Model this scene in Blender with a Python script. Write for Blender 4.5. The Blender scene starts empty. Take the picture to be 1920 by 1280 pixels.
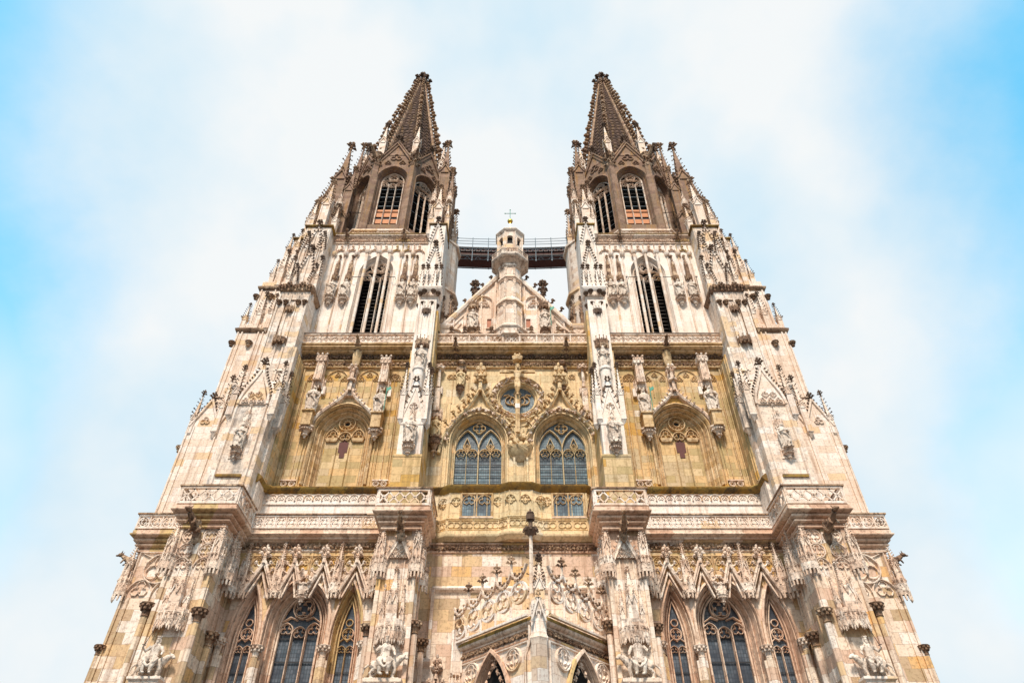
import bpy, math, random
import numpy as np
from mathutils import Vector
from mathutils.geometry import tessellate_polygon
R_ = math.radians
pi = math.pi
rng = random.Random(7)
scene = bpy.context.scene

# ---------------------------------------------------------------- camera
cd = bpy.data.cameras.new("camera"); cam = bpy.data.objects.new("camera", cd)
scene.collection.objects.link(cam); scene.camera = cam
cd.sensor_width = 36.0; cd.lens = 24.0; cd.clip_end = 5000; cd.clip_start = 0.1
cam.location = (0, -44, 1.7); cam.rotation_euler = (R_(90 + 42.5), 0, 0)

# ---------------------------------------------------------------- sky and sun
SUN_EL, SUN_AZ = R_(55), R_(-9)          # azimuth measured from the camera's back
w = bpy.data.worlds.new("World"); scene.world = w; w.use_nodes = True
nt = w.node_tree; nt.nodes.clear()
def N(t, **k):
    n = nt.nodes.new(t)
    for a, b in k.items(): setattr(n, a, b)
    return n
out = N('ShaderNodeOutputWorld')
sky = N('ShaderNodeTexSky', sky_type='NISHITA', sun_disc=False, sun_elevation=SUN_EL, sun_rotation=pi - SUN_AZ, air_density=1.0, dust_density=0.3, ozone_density=3.0)
bgs = N('ShaderNodeBackground'); bgs.inputs[1].default_value = 0.15
hs = N('ShaderNodeHueSaturation'); hs.inputs['Hue'].default_value = 0.458; hs.inputs['Saturation'].default_value = 1.25; hs.inputs['Value'].default_value = 2.25
nt.links.new(sky.outputs[0], hs.inputs['Color']); nt.links.new(hs.outputs[0], bgs.inputs[0])
bgc = N('ShaderNodeBackground'); bgc.inputs[1].default_value = 0.84
tc = N('ShaderNodeTexCoord'); sep = N('ShaderNodeSeparateXYZ'); nt.links.new(tc.outputs['Generated'], sep.inputs[0])
def M_(op, a, b=None, c=None, clamp=False):
    n = N('ShaderNodeMath', operation=op, use_clamp=clamp)
    for i, v in enumerate((a, b, c)):
        if v is None: continue
        if isinstance(v, (int, float)): n.inputs[i].default_value = v
        else: nt.links.new(v, n.inputs[i])
    return n.outputs[0]
nz = N('ShaderNodeTexNoise'); nz.inputs['Scale'].default_value = 2.2; nz.inputs['Detail'].default_value = 8; nz.inputs['Roughness'].default_value = 0.58
mpn = N('ShaderNodeMapping'); mpn.inputs['Location'].default_value = (0.6, 2.2, 2.9); nt.links.new(tc.outputs['Generated'], mpn.inputs[0]); nt.links.new(mpn.outputs[0], nz.inputs['Vector'])
ax = M_('ABSOLUTE', sep.outputs[0])
# the cloud bank spans the middle of the sky; it thins to open blue on both flanks
t1 = M_('MULTIPLY_ADD', nz.outputs[0], -0.27, M_('MULTIPLY_ADD', sep.outputs[2], 0.28, M_('MULTIPLY_ADD', ax, 1.0, -0.065)))
mr = N('ShaderNodeMapRange', interpolation_type='SMOOTHSTEP'); mr.inputs['From Min'].default_value = 0.42; mr.inputs['From Max'].default_value = 0.64
mr.inputs['To Min'].default_value = 1.0; mr.inputs['To Max'].default_value = 0.0
nt.links.new(t1, mr.inputs[0])
lowc = N('ShaderNodeMapRange', interpolation_type='SMOOTHSTEP'); lowc.inputs['From Min'].default_value = 0.42; lowc.inputs['From Max'].default_value = 0.66
lowc.inputs['To Min'].default_value = 0.80; lowc.inputs['To Max'].default_value = 0.0
nt.links.new(sep.outputs[2], lowc.inputs[0])
cov = M_('MAXIMUM', mr.outputs[0], lowc.outputs[0])
nz2 = N('ShaderNodeTexNoise'); nz2.inputs['Scale'].default_value = 3.3; nz2.inputs['Detail'].default_value = 5
mp = N('ShaderNodeMapping'); mp.inputs['Location'].default_value = (3.1, 1.7, 0.4)
nt.links.new(tc.outputs['Generated'], mp.inputs[0]); nt.links.new(mp.outputs[0], nz2.inputs['Vector'])
cr = N('ShaderNodeValToRGB'); nt.links.new(nz2.outputs[0], cr.inputs[0])
cr.color_ramp.elements[0].position = 0.36; cr.color_ramp.elements[0].color = (0.70, 0.885, 1.0, 1)
cr.color_ramp.elements[1].position = 0.60; cr.color_ramp.elements[1].color = (0.96, 0.99, 1.0, 1)
hz = N('ShaderNodeMapRange', interpolation_type='SMOOTHSTEP'); hz.inputs['From Min'].default_value = -0.05; hz.inputs['From Max'].default_value = 0.24; hz.inputs['To Min'].default_value = 0.12; hz.inputs['To Max'].default_value = 1.0
nt.links.new(sep.outputs[2], hz.inputs[0])                # low cloud, out of view, dimmed to weaken fill light on the facade
mc = N('ShaderNodeMix', data_type='RGBA', blend_type='MULTIPLY'); mc.inputs[0].default_value = 1.0; nt.links.new(cr.outputs[0], mc.inputs[6]); nt.links.new(hz.outputs[0], mc.inputs[7]); nt.links.new(mc.outputs[2], bgc.inputs[0])
mx = N('ShaderNodeMixShader'); nt.links.new(cov, mx.inputs[0]); nt.links.new(bgs.outputs[0], mx.inputs[1]); nt.links.new(bgc.outputs[0], mx.inputs[2])
nt.links.new(mx.outputs[0], out.inputs[0])
sd = bpy.data.lights.new("sun", 'SUN'); sd.energy = 4.4; sd.angle = R_(9); sd.color = (1, 0.89, 0.76)
so = bpy.data.objects.new("sun", sd); scene.collection.objects.link(so)
sv = Vector((math.sin(SUN_AZ) * math.cos(SUN_EL), -math.cos(SUN_AZ) * math.cos(SUN_EL), math.sin(SUN_EL)))
so.rotation_euler = sv.to_track_quat('Z', 'Y').to_euler()
so.location = (0, -60, 90)
scene.view_settings.view_transform = 'Standard'; scene.view_settings.look = 'None'
scene.view_settings.exposure = 0.18; scene.view_settings.gamma = 1.0
scene.render.resolution_x = 1024; scene.render.resolution_y = 682

# ---------------------------------------------------------------- materials
def newmat(name):
    m = bpy.data.materials.new(name); m.use_nodes = True
    return m, m.node_tree, m.node_tree.nodes['Principled BSDF']
def ramp(t, cols, const=False):
    r = t.nodes.new('ShaderNodeValToRGB'); cr = r.color_ramp
    if const: cr.interpolation = 'CONSTANT'
    while len(cr.elements) < len(cols): cr.elements.new(0.5)
    for e, (p, c) in zip(cr.elements, cols): e.position = p; e.color = (*c, 1)
    return r
def mixc(t, f, a, b, mode='MIX'):
    n = t.nodes.new('ShaderNodeMix'); n.data_type = 'RGBA'; n.blend_type = mode
    for s, v in ((n.inputs[0], f), (n.inputs[6], a), (n.inputs[7], b)):
        if isinstance(v, (int, float)): s.default_value = v
        elif isinstance(v, tuple): s.default_value = (*v, 1)
        else: t.links.new(v, s)
    return n.outputs[2]
def noise(t, vec, scale, det=4, rough=0.55):
    n = t.nodes.new('ShaderNodeTexNoise'); n.inputs['Scale'].default_value = scale; n.inputs['Detail'].default_value = det; n.inputs['Roughness'].default_value = rough
    t.links.new(vec, n.inputs['Vector']); return n.outputs[0]
def mrange(t, v, a, b, c=0.0, d=1.0):
    n = t.nodes.new('ShaderNodeMapRange'); n.inputs[1].default_value = a; n.inputs[2].default_value = b; n.inputs[3].default_value = c; n.inputs[4].default_value = d
    t.links.new(v, n.inputs[0]); return n.outputs[0]
def stone(name, blocks, stains, joint=0.35, mot=.65, spk=.5, sps=9, bw=1.15, bh=0.52, patch=None, streak=None, rough=0.85, bump=0.25, grime=None):
    """ashlar: a colour per block, mottled, with stains and streaks that have shapes of their own, plus speckle standing in for crevice shade"""
    m, t, b = newmat(name); L = t.links
    g = t.nodes.new('ShaderNodeNewGeometry'); s = t.nodes.new('ShaderNodeSeparateXYZ'); L.new(g.outputs['Position'], s.inputs[0])
    add = t.nodes.new('ShaderNodeMath'); add.operation = 'ADD'; L.new(s.outputs[0], add.inputs[0]); L.new(s.outputs[1], add.inputs[1])
    wob = t.nodes.new('ShaderNodeMath'); wob.operation = 'MULTIPLY_ADD'; L.new(noise(t, g.outputs['Position'], 0.9, 2), wob.inputs[0]); wob.inputs[1].default_value = 0.10; L.new(s.outputs[2], wob.inputs[2])
    c = t.nodes.new('ShaderNodeCombineXYZ'); L.new(add.outputs[0], c.inputs[0]); L.new(wob.outputs[0], c.inputs[1])
    br = t.nodes.new('ShaderNodeTexBrick'); L.new(c.outputs[0], br.inputs['Vector'])
    br.inputs['Scale'].default_value = 1; br.inputs['Brick Width'].default_value = bw; br.inputs['Row Height'].default_value = bh
    br.inputs['Mortar Size'].default_value = 0.012; br.inputs['Mortar Smooth'].default_value = 0.3
    br.inputs['Color1'].default_value = (0, 0, 0, 1); br.inputs['Color2'].default_value = (1, 1, 1, 1); br.inputs['Mortar'].default_value = (0.5, 0.5, 0.5, 1)
    rp = ramp(t, blocks, True)
    def mt(op, a, bb, cc=None):
        n_ = t.nodes.new('ShaderNodeMath'); n_.operation = op
        for i_, v_ in enumerate((a, bb, cc)):
            if v_ is None: continue
            if isinstance(v_, (int, float)): n_.inputs[i_].default_value = v_
            else: L.new(v_, n_.inputs[i_])
        return n_.outputs[0]
    row = mt('FLOOR', mt('DIVIDE', wob.outputs[0], bh), None); odd = mt('FLOORED_MODULO', row, 2.0)
    colm = mt('FLOOR', mt('DIVIDE', mt('ADD', add.outputs[0], mt('MULTIPLY', mt('SUBTRACT', 1.0, odd), bw * .5)), bw), None)
    cell = t.nodes.new('ShaderNodeCombineXYZ'); L.new(colm, cell.inputs[0]); L.new(row, cell.inputs[1])
    wn_ = t.nodes.new('ShaderNodeTexWhiteNoise'); wn_.noise_dimensions = '2D'; L.new(cell.outputs[0], wn_.inputs['Vector']); rnd = wn_.outputs['Value']
    if patch:
        pn = noise(t, cell.outputs[0], patch, 2)
        rnd = mt('MULTIPLY_ADD', rnd, .55, mrange(t, pn, 0.3, 0.7, 0.0, 0.48))
    L.new(rnd, rp.inputs[0])
    col = rp.outputs[0]
    n1 = noise(t, g.outputs['Position'], 1.6, 6, 0.62)
    col = mixc(t, mrange(t, n1, 0.42, 0.72, 0, mot), col, stains[0])
    n2 = noise(t, g.outputs['Position'], sps, 5, 0.7)
    col = mixc(t, mrange(t, n2, 0.50, 0.62, 0, spk), col, stains[1])  # grime speckle; on carved stone it also paints in crevice shade
    mp = t.nodes.new('ShaderNodeMapping'); mp.inputs['Scale'].default_value = (1.5, 1.5, 0.10); L.new(g.outputs['Position'], mp.inputs[0])
    n3 = noise(t, mp.outputs[0], 1.6, 5, 0.65)
    col = mixc(t, mrange(t, n3, 0.52, 0.72, 0, 0.75), col, streak or stains[1])
    if grime:
        mp2 = t.nodes.new('ShaderNodeMapping'); mp2.inputs['Scale'].default_value = (0.6, 0.6, 0.25); mp2.inputs['Location'].default_value = (5, 2, 9); L.new(g.outputs['Position'], mp2.inputs[0])
        n4 = noise(t, mp2.outputs[0], 1.1, 7, 0.7)
        col = mixc(t, mrange(t, n4, 0.54, 0.66, 0, 0.8), col, grime)
    inv = t.nodes.new('ShaderNodeMath'); inv.operation = 'MULTIPLY'; L.new(br.outputs['Fac'], inv.inputs[0]); inv.inputs[1].default_value = joint
    col = mixc(t, inv.outputs[0], col, stains[1])
    L.new(col, b.inputs['Base Color']); b.inputs['Roughness'].default_value = rough; b.inputs['Specular IOR Level'].default_value = 0.25
    bp = t.nodes.new('ShaderNodeBump'); bp.inputs['Strength'].default_value = bump; bp.inputs['Distance'].default_value = 0.05
    h = t.nodes.new('ShaderNodeMath'); h.operation = 'SUBTRACT'; L.new(n2, h.inputs[0]); L.new(br.outputs['Fac'], h.inputs[1]); L.new(h.outputs[0], bp.inputs['Height'])
    L.new(bp.outputs[0], b.inputs['Normal'])
    return m
cream = [(0, (.82, .68, .56)), (.3, (.87, .76, .66)), (.55, (.79, .62, .49)), (.75, (.89, .80, .72)), (.92, (.78, .57, .36))]
M = {}
M['cream'] = stone('cream_limestone', cream, [(.76, .56, .43), (.34, .19, .13)], streak=(.36, .20, .12), bw=1.3, bh=.6, joint=.55, spk=.4, mot=.4, sps=6)
M['white'] = stone('white_limestone', [(0, (.88, .80, .72)), (.4, (.84, .74, .65)), (.7, (.91, .84, .78))], [(.80, .67, .56), (.42, .27, .20)], streak=(.46, .30, .22), joint=.3, bw=1.6, bh=.7, bump=.15, mot=.35, spk=.3, sps=6)
M['grimy'] = stone('lichened_limestone', cream, [(.68, .54, .44), (.24, .18, .15)], streak=(.28, .21, .17), grime=(.16, .145, .14), bw=1.3, bh=.6, joint=.5, mot=.4, sps=5)
M['mixed'] = stone('patchwork_ashlar', [(0, (.86, .74, .62)), (.16, (.80, .64, .50)), (.30, (.89, .80, .71)), (.42, (.70, .50, .38)), (.50, (.86, .71, .57)), (.60, (.72, .51, .29)), (.70, (.52, .38, .23)), (.80, (.76, .47, .20)), (.88, (.58, .42, .27))],
                   [(.68, .46, .31), (.24, .13, .08)], streak=(.28, .15, .09), patch=.33, bw=1.35, bh=.72, joint=.65, mot=.45, spk=.45, sps=5)
M['yellow'] = stone('golden_sandstone', [(0, (.62, .44, .22)), (.16, (.70, .51, .29)), (.30, (.52, .39, .20)), (.45, (.72, .49, .25)), (.6, (.60, .46, .29)), (.70, (.62, .36, .10)), (.80, (.72, .55, .33)), (.92, (.90, .80, .70))],
                    [(.48, .36, .15), (.24, .14, .06)], streak=(.24, .16, .06), bw=1.45, bh=.62, patch=.45, joint=.7, mot=.28, spk=.4, sps=5)
M['center'] = stone('pale_yellow_sandstone', [(0, (.76, .60, .37)), (.2, (.82, .63, .38)), (.42, (.69, .56, .35)), (.6, (.86, .66, .41)), (.8, (.80, .69, .51)), (.93, (.74, .47, .19))],
                    [(.60, .43, .23), (.26, .14, .07)], streak=(.28, .17, .08), bw=1.5, bh=.75, patch=.5, joint=.5, mot=.5, spk=.4, sps=5)
M['carved'] = stone('carved_limestone', [(0, (.86, .70, .57)), (.4, (.91, .79, .68)), (.7, (.78, .59, .46))], [(.60, .38, .26), (.09, .045, .03)], streak=(.14, .07, .045), joint=.1, bump=.5, spk=.6, mot=.45, sps=3.6)
M['warm'] = stone('rosy_moulding', [(0, (.78, .56, .42)), (.4, (.84, .66, .52)), (.7, (.68, .45, .32)), (.9, (.64, .46, .22))], [(.56, .34, .22), (.16, .075, .045)], streak=(.20, .10, .06), joint=.4, bw=1.6, bh=5, mot=.5, spk=.5, sps=4)
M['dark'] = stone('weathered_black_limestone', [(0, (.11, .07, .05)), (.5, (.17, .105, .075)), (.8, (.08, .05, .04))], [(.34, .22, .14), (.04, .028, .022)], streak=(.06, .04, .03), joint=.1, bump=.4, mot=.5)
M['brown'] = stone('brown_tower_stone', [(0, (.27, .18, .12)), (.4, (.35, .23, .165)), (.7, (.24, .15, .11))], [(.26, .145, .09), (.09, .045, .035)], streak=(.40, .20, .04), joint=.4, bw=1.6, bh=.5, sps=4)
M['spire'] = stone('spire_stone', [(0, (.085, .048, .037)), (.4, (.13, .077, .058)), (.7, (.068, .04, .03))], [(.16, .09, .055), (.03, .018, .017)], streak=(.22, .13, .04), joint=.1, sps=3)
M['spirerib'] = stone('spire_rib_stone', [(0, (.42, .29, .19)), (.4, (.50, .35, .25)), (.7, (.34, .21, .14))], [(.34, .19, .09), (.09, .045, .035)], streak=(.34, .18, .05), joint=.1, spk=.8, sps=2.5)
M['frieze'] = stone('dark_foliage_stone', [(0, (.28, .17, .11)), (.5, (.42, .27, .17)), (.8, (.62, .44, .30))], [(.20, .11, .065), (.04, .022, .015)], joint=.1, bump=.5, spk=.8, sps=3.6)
M['moss'] = stone('mossy_coping', [(0, (.26, .16, .05)), (.4, (.34, .23, .07)), (.7, (.16, .10, .04))], [(.44, .21, .02), (.06, .04, .025)], streak=(.05, .035, .025), joint=.1, sps=4)
M['ochre'] = stone('ochre_stone', [(0, (.70, .50, .29)), (.5, (.78, .59, .37)), (.8, (.62, .42, .21))], [(.56, .36, .16), (.20, .10, .045)], joint=.25, spk=.6, sps=4)
M['statue'] = stone('pale_statue_stone', [(0, (.82, .72, .62)), (.5, (.74, .63, .53))], [(.56, .42, .32), (.12, .07, .05)], streak=(.22, .14, .10), joint=0, bump=.4, spk=.75, sps=5)
def plain(name, col, rough=0.6, metal=0.0, var=0.3):
    m, t, b = newmat(name); g = t.nodes.new('ShaderNodeNewGeometry')
    c = mixc(t, mrange(t, noise(t, g.outputs['Position'], 3, 5), .35, .7, 0, var), col, tuple(x * .45 for x in col))
    t.links.new(c, b.inputs['Base Color']); b.inputs['Roughness'].default_value = rough; b.inputs['Metallic'].default_value = metal
    return m
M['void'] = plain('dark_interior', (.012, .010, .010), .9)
M['louvre'] = plain('louvre_board', (.11, .095, .085), .8)
M['wood'] = plain('orange_boards', (.62, .24, .09), .7)
M['rust'] = plain('red_brown_cladding', (.085, .022, .015), .7)
M['steel'] = plain('galvanised_tube', (.22, .28, .33), .5, .3)
M['gold'] = plain('gilt_metal', (.80, .50, .10), .3, 1.0, .1)
M['iron'] = plain('iron', (.05, .05, .055), .6, .5)
M['slit'] = plain('dark_red_shutter', (.13, .045, .04), .8)
M['brick'] = plain('red_brick_infill', (.50, .20, .12), .8)
M['verdigris'] = plain('verdigris_copper', (.06, .34, .24), .6)
def glassmat(name, c1, c2, lead):
    m, t, b = newmat(name); L = t.links
    g = t.nodes.new('ShaderNodeNewGeometry'); s = t.nodes.new('ShaderNodeSeparateXYZ'); L.new(g.outputs['Position'], s.inputs[0])
    c = t.nodes.new('ShaderNodeCombineXYZ'); L.new(s.outputs[0], c.inputs[0]); L.new(s.outputs[2], c.inputs[1])
    br = t.nodes.new('ShaderNodeTexBrick'); L.new(c.outputs[0], br.inputs['Vector']); br.offset = 0.0
    br.inputs['Scale'].default_value = 1; br.inputs['Brick Width'].default_value = .17; br.inputs['Row Height'].default_value = .24; br.inputs['Mortar Size'].default_value = .012
    br.inputs['Color1'].default_value = (*c1, 1); br.inputs['Color2'].default_value = (*c2, 1); br.inputs['Mortar'].default_value = (*lead, 1)
    n = noise(t, g.outputs['Position'], .7, 3)
    col = mixc(t, mrange(t, n, .4, .62, 0, .75), br.outputs['Color'], (.035, .04, .055))
    L.new(col, b.inputs['Base Color']); b.inputs['Roughness'].default_value = .33; b.inputs['Specular IOR Level'].default_value = .4
    bp = t.nodes.new('ShaderNodeBump'); bp.inputs['Strength'].default_value = .35; bp.inputs['Distance'].default_value = .03
    L.new(noise(t, g.outputs['Position'], 7, 2), bp.inputs['Height']); L.new(bp.outputs[0], b.inputs['Normal'])
    return m
M['glass'] = glassmat('leaded_glass_grey', (.06, .085, .11), (.15, .17, .20), (.02, .02, .022))
M['glassb'] = glassmat('leaded_glass_blue', (.10, .17, .21), (.21, .29, .33), (.045, .035, .05))

# ---------------------------------------------------------------- mesh builder
class MB:
    def __init__(s): s.v = []; s.f = []; s.n = 0
    def add(s, vs, fs):
        a = np.asarray(vs, float).reshape(-1, 3); o = s.n
        s.v.append(a); s.f.extend([tuple(i + o for i in f) for f in fs]); s.n += len(a); return s
    def arr(s):
        if len(s.v) != 1: s.v = [np.concatenate(s.v)] if s.v else [np.zeros((0, 3))]
        return s.v[0]
    def inst(s, t, Mx=None):
        a = t.arr()
        if Mx is not None: a = a @ Mx[:3, :3].T + Mx[:3, 3]
        return s.add(a, t.f)
    def xf(s, Mx):
        a = s.arr(); s.v = [a @ Mx[:3, :3].T + Mx[:3, 3]]; return s
    def box(s, x0, x1, y0, y1, z0, z1):
        return s.add([(x, y, z) for z in (z0, z1) for y in (y0, y1) for x in (x0, x1)],
                     [(0, 1, 3, 2), (4, 6, 7, 5), (0, 4, 5, 1), (2, 3, 7, 6), (0, 2, 6, 4), (1, 5, 7, 3)])
    def rings(s, rs, closed=True, cap0=True, cap1=True):
        k = len(rs[0]); vs = [p for r in rs for p in r]; fs = []
        for i in range(len(rs) - 1):
            for j in range(k if closed else k - 1):
                a = i * k + j; b = i * k + (j + 1) % k
                fs.append((a, b, b + k, a + k))
        if cap0: fs.append(tuple(range(k))[::-1])
        if cap1: fs.append(tuple((len(rs) - 1) * k + j for j in range(k)))
        return s.add(vs, fs)
    def stack(s, cx, cy, prof, n=4, rot=None, cap=True):
        """n-gon rings; prof = (z, rx[, ry]); r = apothem"""
        if rot is None: rot = pi / n
        rs = []
        for p in prof:
            z, rx = p[0], p[1]; ry = p[2] if len(p) > 2 else rx; k = 1 / math.cos(pi / n)
            rs.append([(cx + rx * k * math.cos(rot + 2 * pi * i / n), cy + ry * k * math.sin(rot + 2 * pi * i / n), z) for i in range(n)])
        return s.rings(rs, cap0=cap, cap1=cap)
    def tube(s, pts, r, n=6, caps=True):
        P = [Vector(p) for p in pts]; rr = r if isinstance(r, (list, tuple)) else [r] * len(P); rs = []
        for i, p in enumerate(P):
            t = (P[min(i + 1, len(P) - 1)] - P[max(i - 1, 0)]).normalized()
            u = Vector((0, 1, 0)) if abs(t.y) < .9 else Vector((1, 0, 0))
            a = t.cross(u).normalized(); b = t.cross(a)
            rs.append([tuple(p + (a * math.cos(2 * pi * j / n) + b * math.sin(2 * pi * j / n)) * rr[i]) for j in range(n)])
        return s.rings(rs, cap0=caps, cap1=caps)
    def plan(s, path, prof, closed=False):
        """cornice: profile (out, z) swept along a plan path; out is to the right of the direction"""
        P = [Vector(p) for p in path]; n = len(P); cols = []
        for i in range(n):
            if closed: a, b = P[i - 1], P[(i + 1) % n]
            else: a, b = P[max(i - 1, 0)], P[min(i + 1, n - 1)]
            d1 = (P[i] - a); d2 = (b - P[i])
            if d1.length < 1e-6: d1 = d2
            if d2.length < 1e-6: d2 = d1
            n1 = Vector((d1.y, -d1.x)).normalized(); n2 = Vector((d2.y, -d2.x)).normalized()
            m = (n1 + n2); m = m / max(m.length_squared / 2, .3) 
            cols.append([(P[i].x + m.x * o, P[i].y + m.y * o, z) for o, z in prof])
        if closed: cols.append(cols[0])
        return s.rings(cols, closed=True, cap0=not closed, cap1=not closed)
    def rib(s, curve, y0, prof, closed=False):
        """moulding along a curve in the xz plane; prof = (o, d): o across, d towards the viewer"""
        n = len(curve); rs = []
        for i in range(n):
            if closed: a, b = curve[i - 1], curve[(i + 1) % n]
            else: a, b = curve[max(i - 1, 0)], curve[min(i + 1, n - 1)]
            p = curve[i]; d1 = np.array([p[0] - a[0], p[1] - a[1]]); d2 = np.array([b[0] - p[0], b[1] - p[1]])
            l1, l2 = np.linalg.norm(d1), np.linalg.norm(d2)
            if l1 < 1e-7: d1, l1 = d2, l2
            if l2 < 1e-7: d2, l2 = d1, l1
            d1 = d1 / l1; d2 = d2 / l2
            n1 = np.array([-d1[1], d1[0]]); n2 = np.array([-d2[1], d2[0]]); m = n1 + n2; m = m / max((m @ m) / 2, .35)
            rs.append([(p[0] + m[0] * o, y0 - d, p[1] + m[1] * o) for o, d in prof])
        if closed: rs.append(rs[0])
        return s.rings(rs, closed=True, cap0=not closed, cap1=not closed)
    def loft(s, loops, ys, closed=False):
        """reveal: outlines in xz at successive depths"""
        return s.rings([[(x, y, z) for x, z in lp] for lp, y in zip(loops, ys)], closed=closed, cap0=False, cap1=False)
    def poly(s, outline, y, holes=()):
        allp = [[Vector((x, z, 0)) for x, z in o] for o in [outline] + list(holes)]
        tr = tessellate_polygon(allp); flat = [p for o in allp for p in o]
        return s.add([(p.x, y, p.y) for p in flat], [tuple(t) for t in tr])
    def slab(s, outline, y0, y1):
        k = len(outline)
        return s.rings([[(x, y0, z) for x, z in outline], [(x, y1, z) for x, z in outline]])
BAR = lambda w, d: [(-w, 0), (-w * .35, d), (w * .35, d), (w, 0)]
def T(x=0, y=0, z=0, sx=1, sy=None, sz=None, rz=0):
    sy = sx if sy is None else sy; sz = sx if sz is None else sz
    c, s = math.cos(rz), math.sin(rz); m = np.eye(4)
    m[:3, :3] = np.array([[c * sx, -s * sy, 0], [s * sx, c * sy, 0], [0, 0, sz]]); m[:3, 3] = (x, y, z); return m
def F(o, X, Z, s):
    X = np.array(X, float); X /= np.linalg.norm(X); Z = np.array(Z, float); Z = Z - X * (X @ Z); Z /= np.linalg.norm(Z)
    Y = np.cross(Z, X); m = np.eye(4); m[:3, 0] = X * s; m[:3, 1] = Y * s; m[:3, 2] = Z * s; m[:3, 3] = o; return m

# ---------------------------------------------------------------- curves
def arcp(cx, cz, r, a0, a1, n): return [(cx + r * math.cos(a0 + (a1 - a0) * i / n), cz + r * math.sin(a0 + (a1 - a0) * i / n)) for i in range(n + 1)]
def arch(cx, w, zs, R, n=10):
    """pointed arch from left springing over the apex to the right one"""
    a = math.acos(max(-1, min(1, (R - w) / R)))
    L = arcp(cx - w + R, zs, R, pi, pi - a, n); Rr = arcp(cx + w - R, zs, R, a, 0, n)
    return L + Rr[1:]
def aph(w, R): return math.sqrt(max(0, R * R - (R - w) ** 2))
def outline(cx, w, zs, R, zb, n=10): return [(cx - w, zb)] + arch(cx, w, zs, R, n) + [(cx + w, zb)]
def foil(cx, cz, r, n=4, rot=0, k=5):
    pts = []; d = r * .52; r1 = r * .50; b = pi * (.5 + 1 / n) * .92
    for i in range(n):
        a = rot + 2 * pi * i / n; cx1 = cx + d * math.cos(a); cz1 = cz + d * math.sin(a)
        pts += [(cx1 + r1 * math.cos(a - b + 2 * b * j / k), cz1 + r1 * math.sin(a - b + 2 * b * j / k)) for j in range(k + 1)]
    return pts
def ogee(cx, w, z0, h, side, n=12):
    P = [(w, 0), (w * .98, h * .42), (w * .22, h * .55), (0, h)]; o = []
    for i in range(n + 1):
        t = i / n; c = [(1 - t) ** 3, 3 * t * (1 - t) ** 2, 3 * t * t * (1 - t), t ** 3]
        o.append((cx + side * sum(c[k] * P[k][0] for k in range(4)), z0 + sum(c[k] * P[k][1] for k in range(4))))
    return o
def circ(cx, cz, r, n=20): return [(cx + r * math.cos(2 * pi * i / n), cz + r * math.sin(2 * pi * i / n)) for i in range(n)]

# ---------------------------------------------------------------- carved templates
def blob(n=6, m=4):
    b = MB(); vs = [(0, 0, -1)]
    for i in range(1, m):
        a = -pi / 2 + pi * i / m
        for j in range(n): vs.append((math.cos(a) * math.cos(2 * pi * j / n), math.cos(a) * math.sin(2 * pi * j / n), math.sin(a)))
    vs.append((0, 0, 1)); fs = [(0, 1 + (j + 1) % n, 1 + j) for j in range(n)]
    for i in range(m - 2):
        for j in range(n): fs.append((1 + i * n + j, 1 + i * n + (j + 1) % n, 1 + (i + 1) * n + (j + 1) % n, 1 + (i + 1) * n + j))
    e = len(vs) - 1; k = 1 + (m - 2) * n
    fs += [(e, k + j, k + (j + 1) % n) for j in range(n)]
    return b.add(vs, fs)
BL = blob()
BLs = blob(5, 3)
CR = MB()                                     # crocket: stem out along +X, bulb curling up
CR.tube([(-.1, 0, -.15), (.35, 0, -.1), (.75, 0, .12)], [.2, .15, .16], 4)
CR.inst(BL, T(.85, 0, .28, .30, .34, .30)); CR.inst(BLs, T(.62, .25, .02, .22)); CR.inst(BLs, T(.62, -.25, .02, .22)); CR.inst(BLs, T(1.02, 0, .02, .2))
CRs = MB(); CRs.tube([(-.1, 0, -.1), (.8, 0, .1)], [.22, .16], 4, caps=False); CRs.inst(BLs, T(.85, 0, .2, .36))
FN = MB()                                     # finial, unit height
FN.stack(0, 0, [(0, .07), (.28, .045), (.3, .11), (.34, .11), (.36, .045), (.9, .03)], 6)
for k in range(4):
    a = k * pi / 2 + pi / 4
    for z, r in ((.46, .30), (.72, .19)):
        c, s_ = math.cos(a), math.sin(a)
        FN.tube([(0, 0, z - .06), (c * r * .6, s_ * r * .6, z - .02)], [.05, .05], 4, caps=False)
        FN.inst(BL, T(c * r * .8, s_ * r * .8, z + .02, .095)); FN.inst(BLs, T(c * r * 1.12, s_ * r * 1.12, z - .03, .055)); FN.inst(BLs, T(c * r * .6, s_ * r * .6, z - .08, .06))
FN.inst(BL, T(0, 0, .93, .07, .07, .1))
def gablet(mb, cx, w, z0, h, y, d=.06, n=2, cr=.1, dirx=None, fin=True):
    """small crocketed gable: two raking bars + crockets"""
    for sd in (-1, 1):
        mb.rib([(cx + sd * w, z0), (cx, z0 + h)], y, [(-d * .5, 0), (-d * .5, d), (d * .5, d), (d * .5, 0)])
        for i in range(n):
            t = (i + .6) / n; L_ = math.hypot(w, h)
            mb.inst(CRs, F((cx + sd * w * (1 - t), y - d * .5, z0 + h * t), (sd * h / L_, -.2, w / L_), (-sd * w / L_, 0, h / L_), cr))
    if fin: mb.inst(FN, T(cx, y - d * .5, z0 + h * .95, h * .45))
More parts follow.
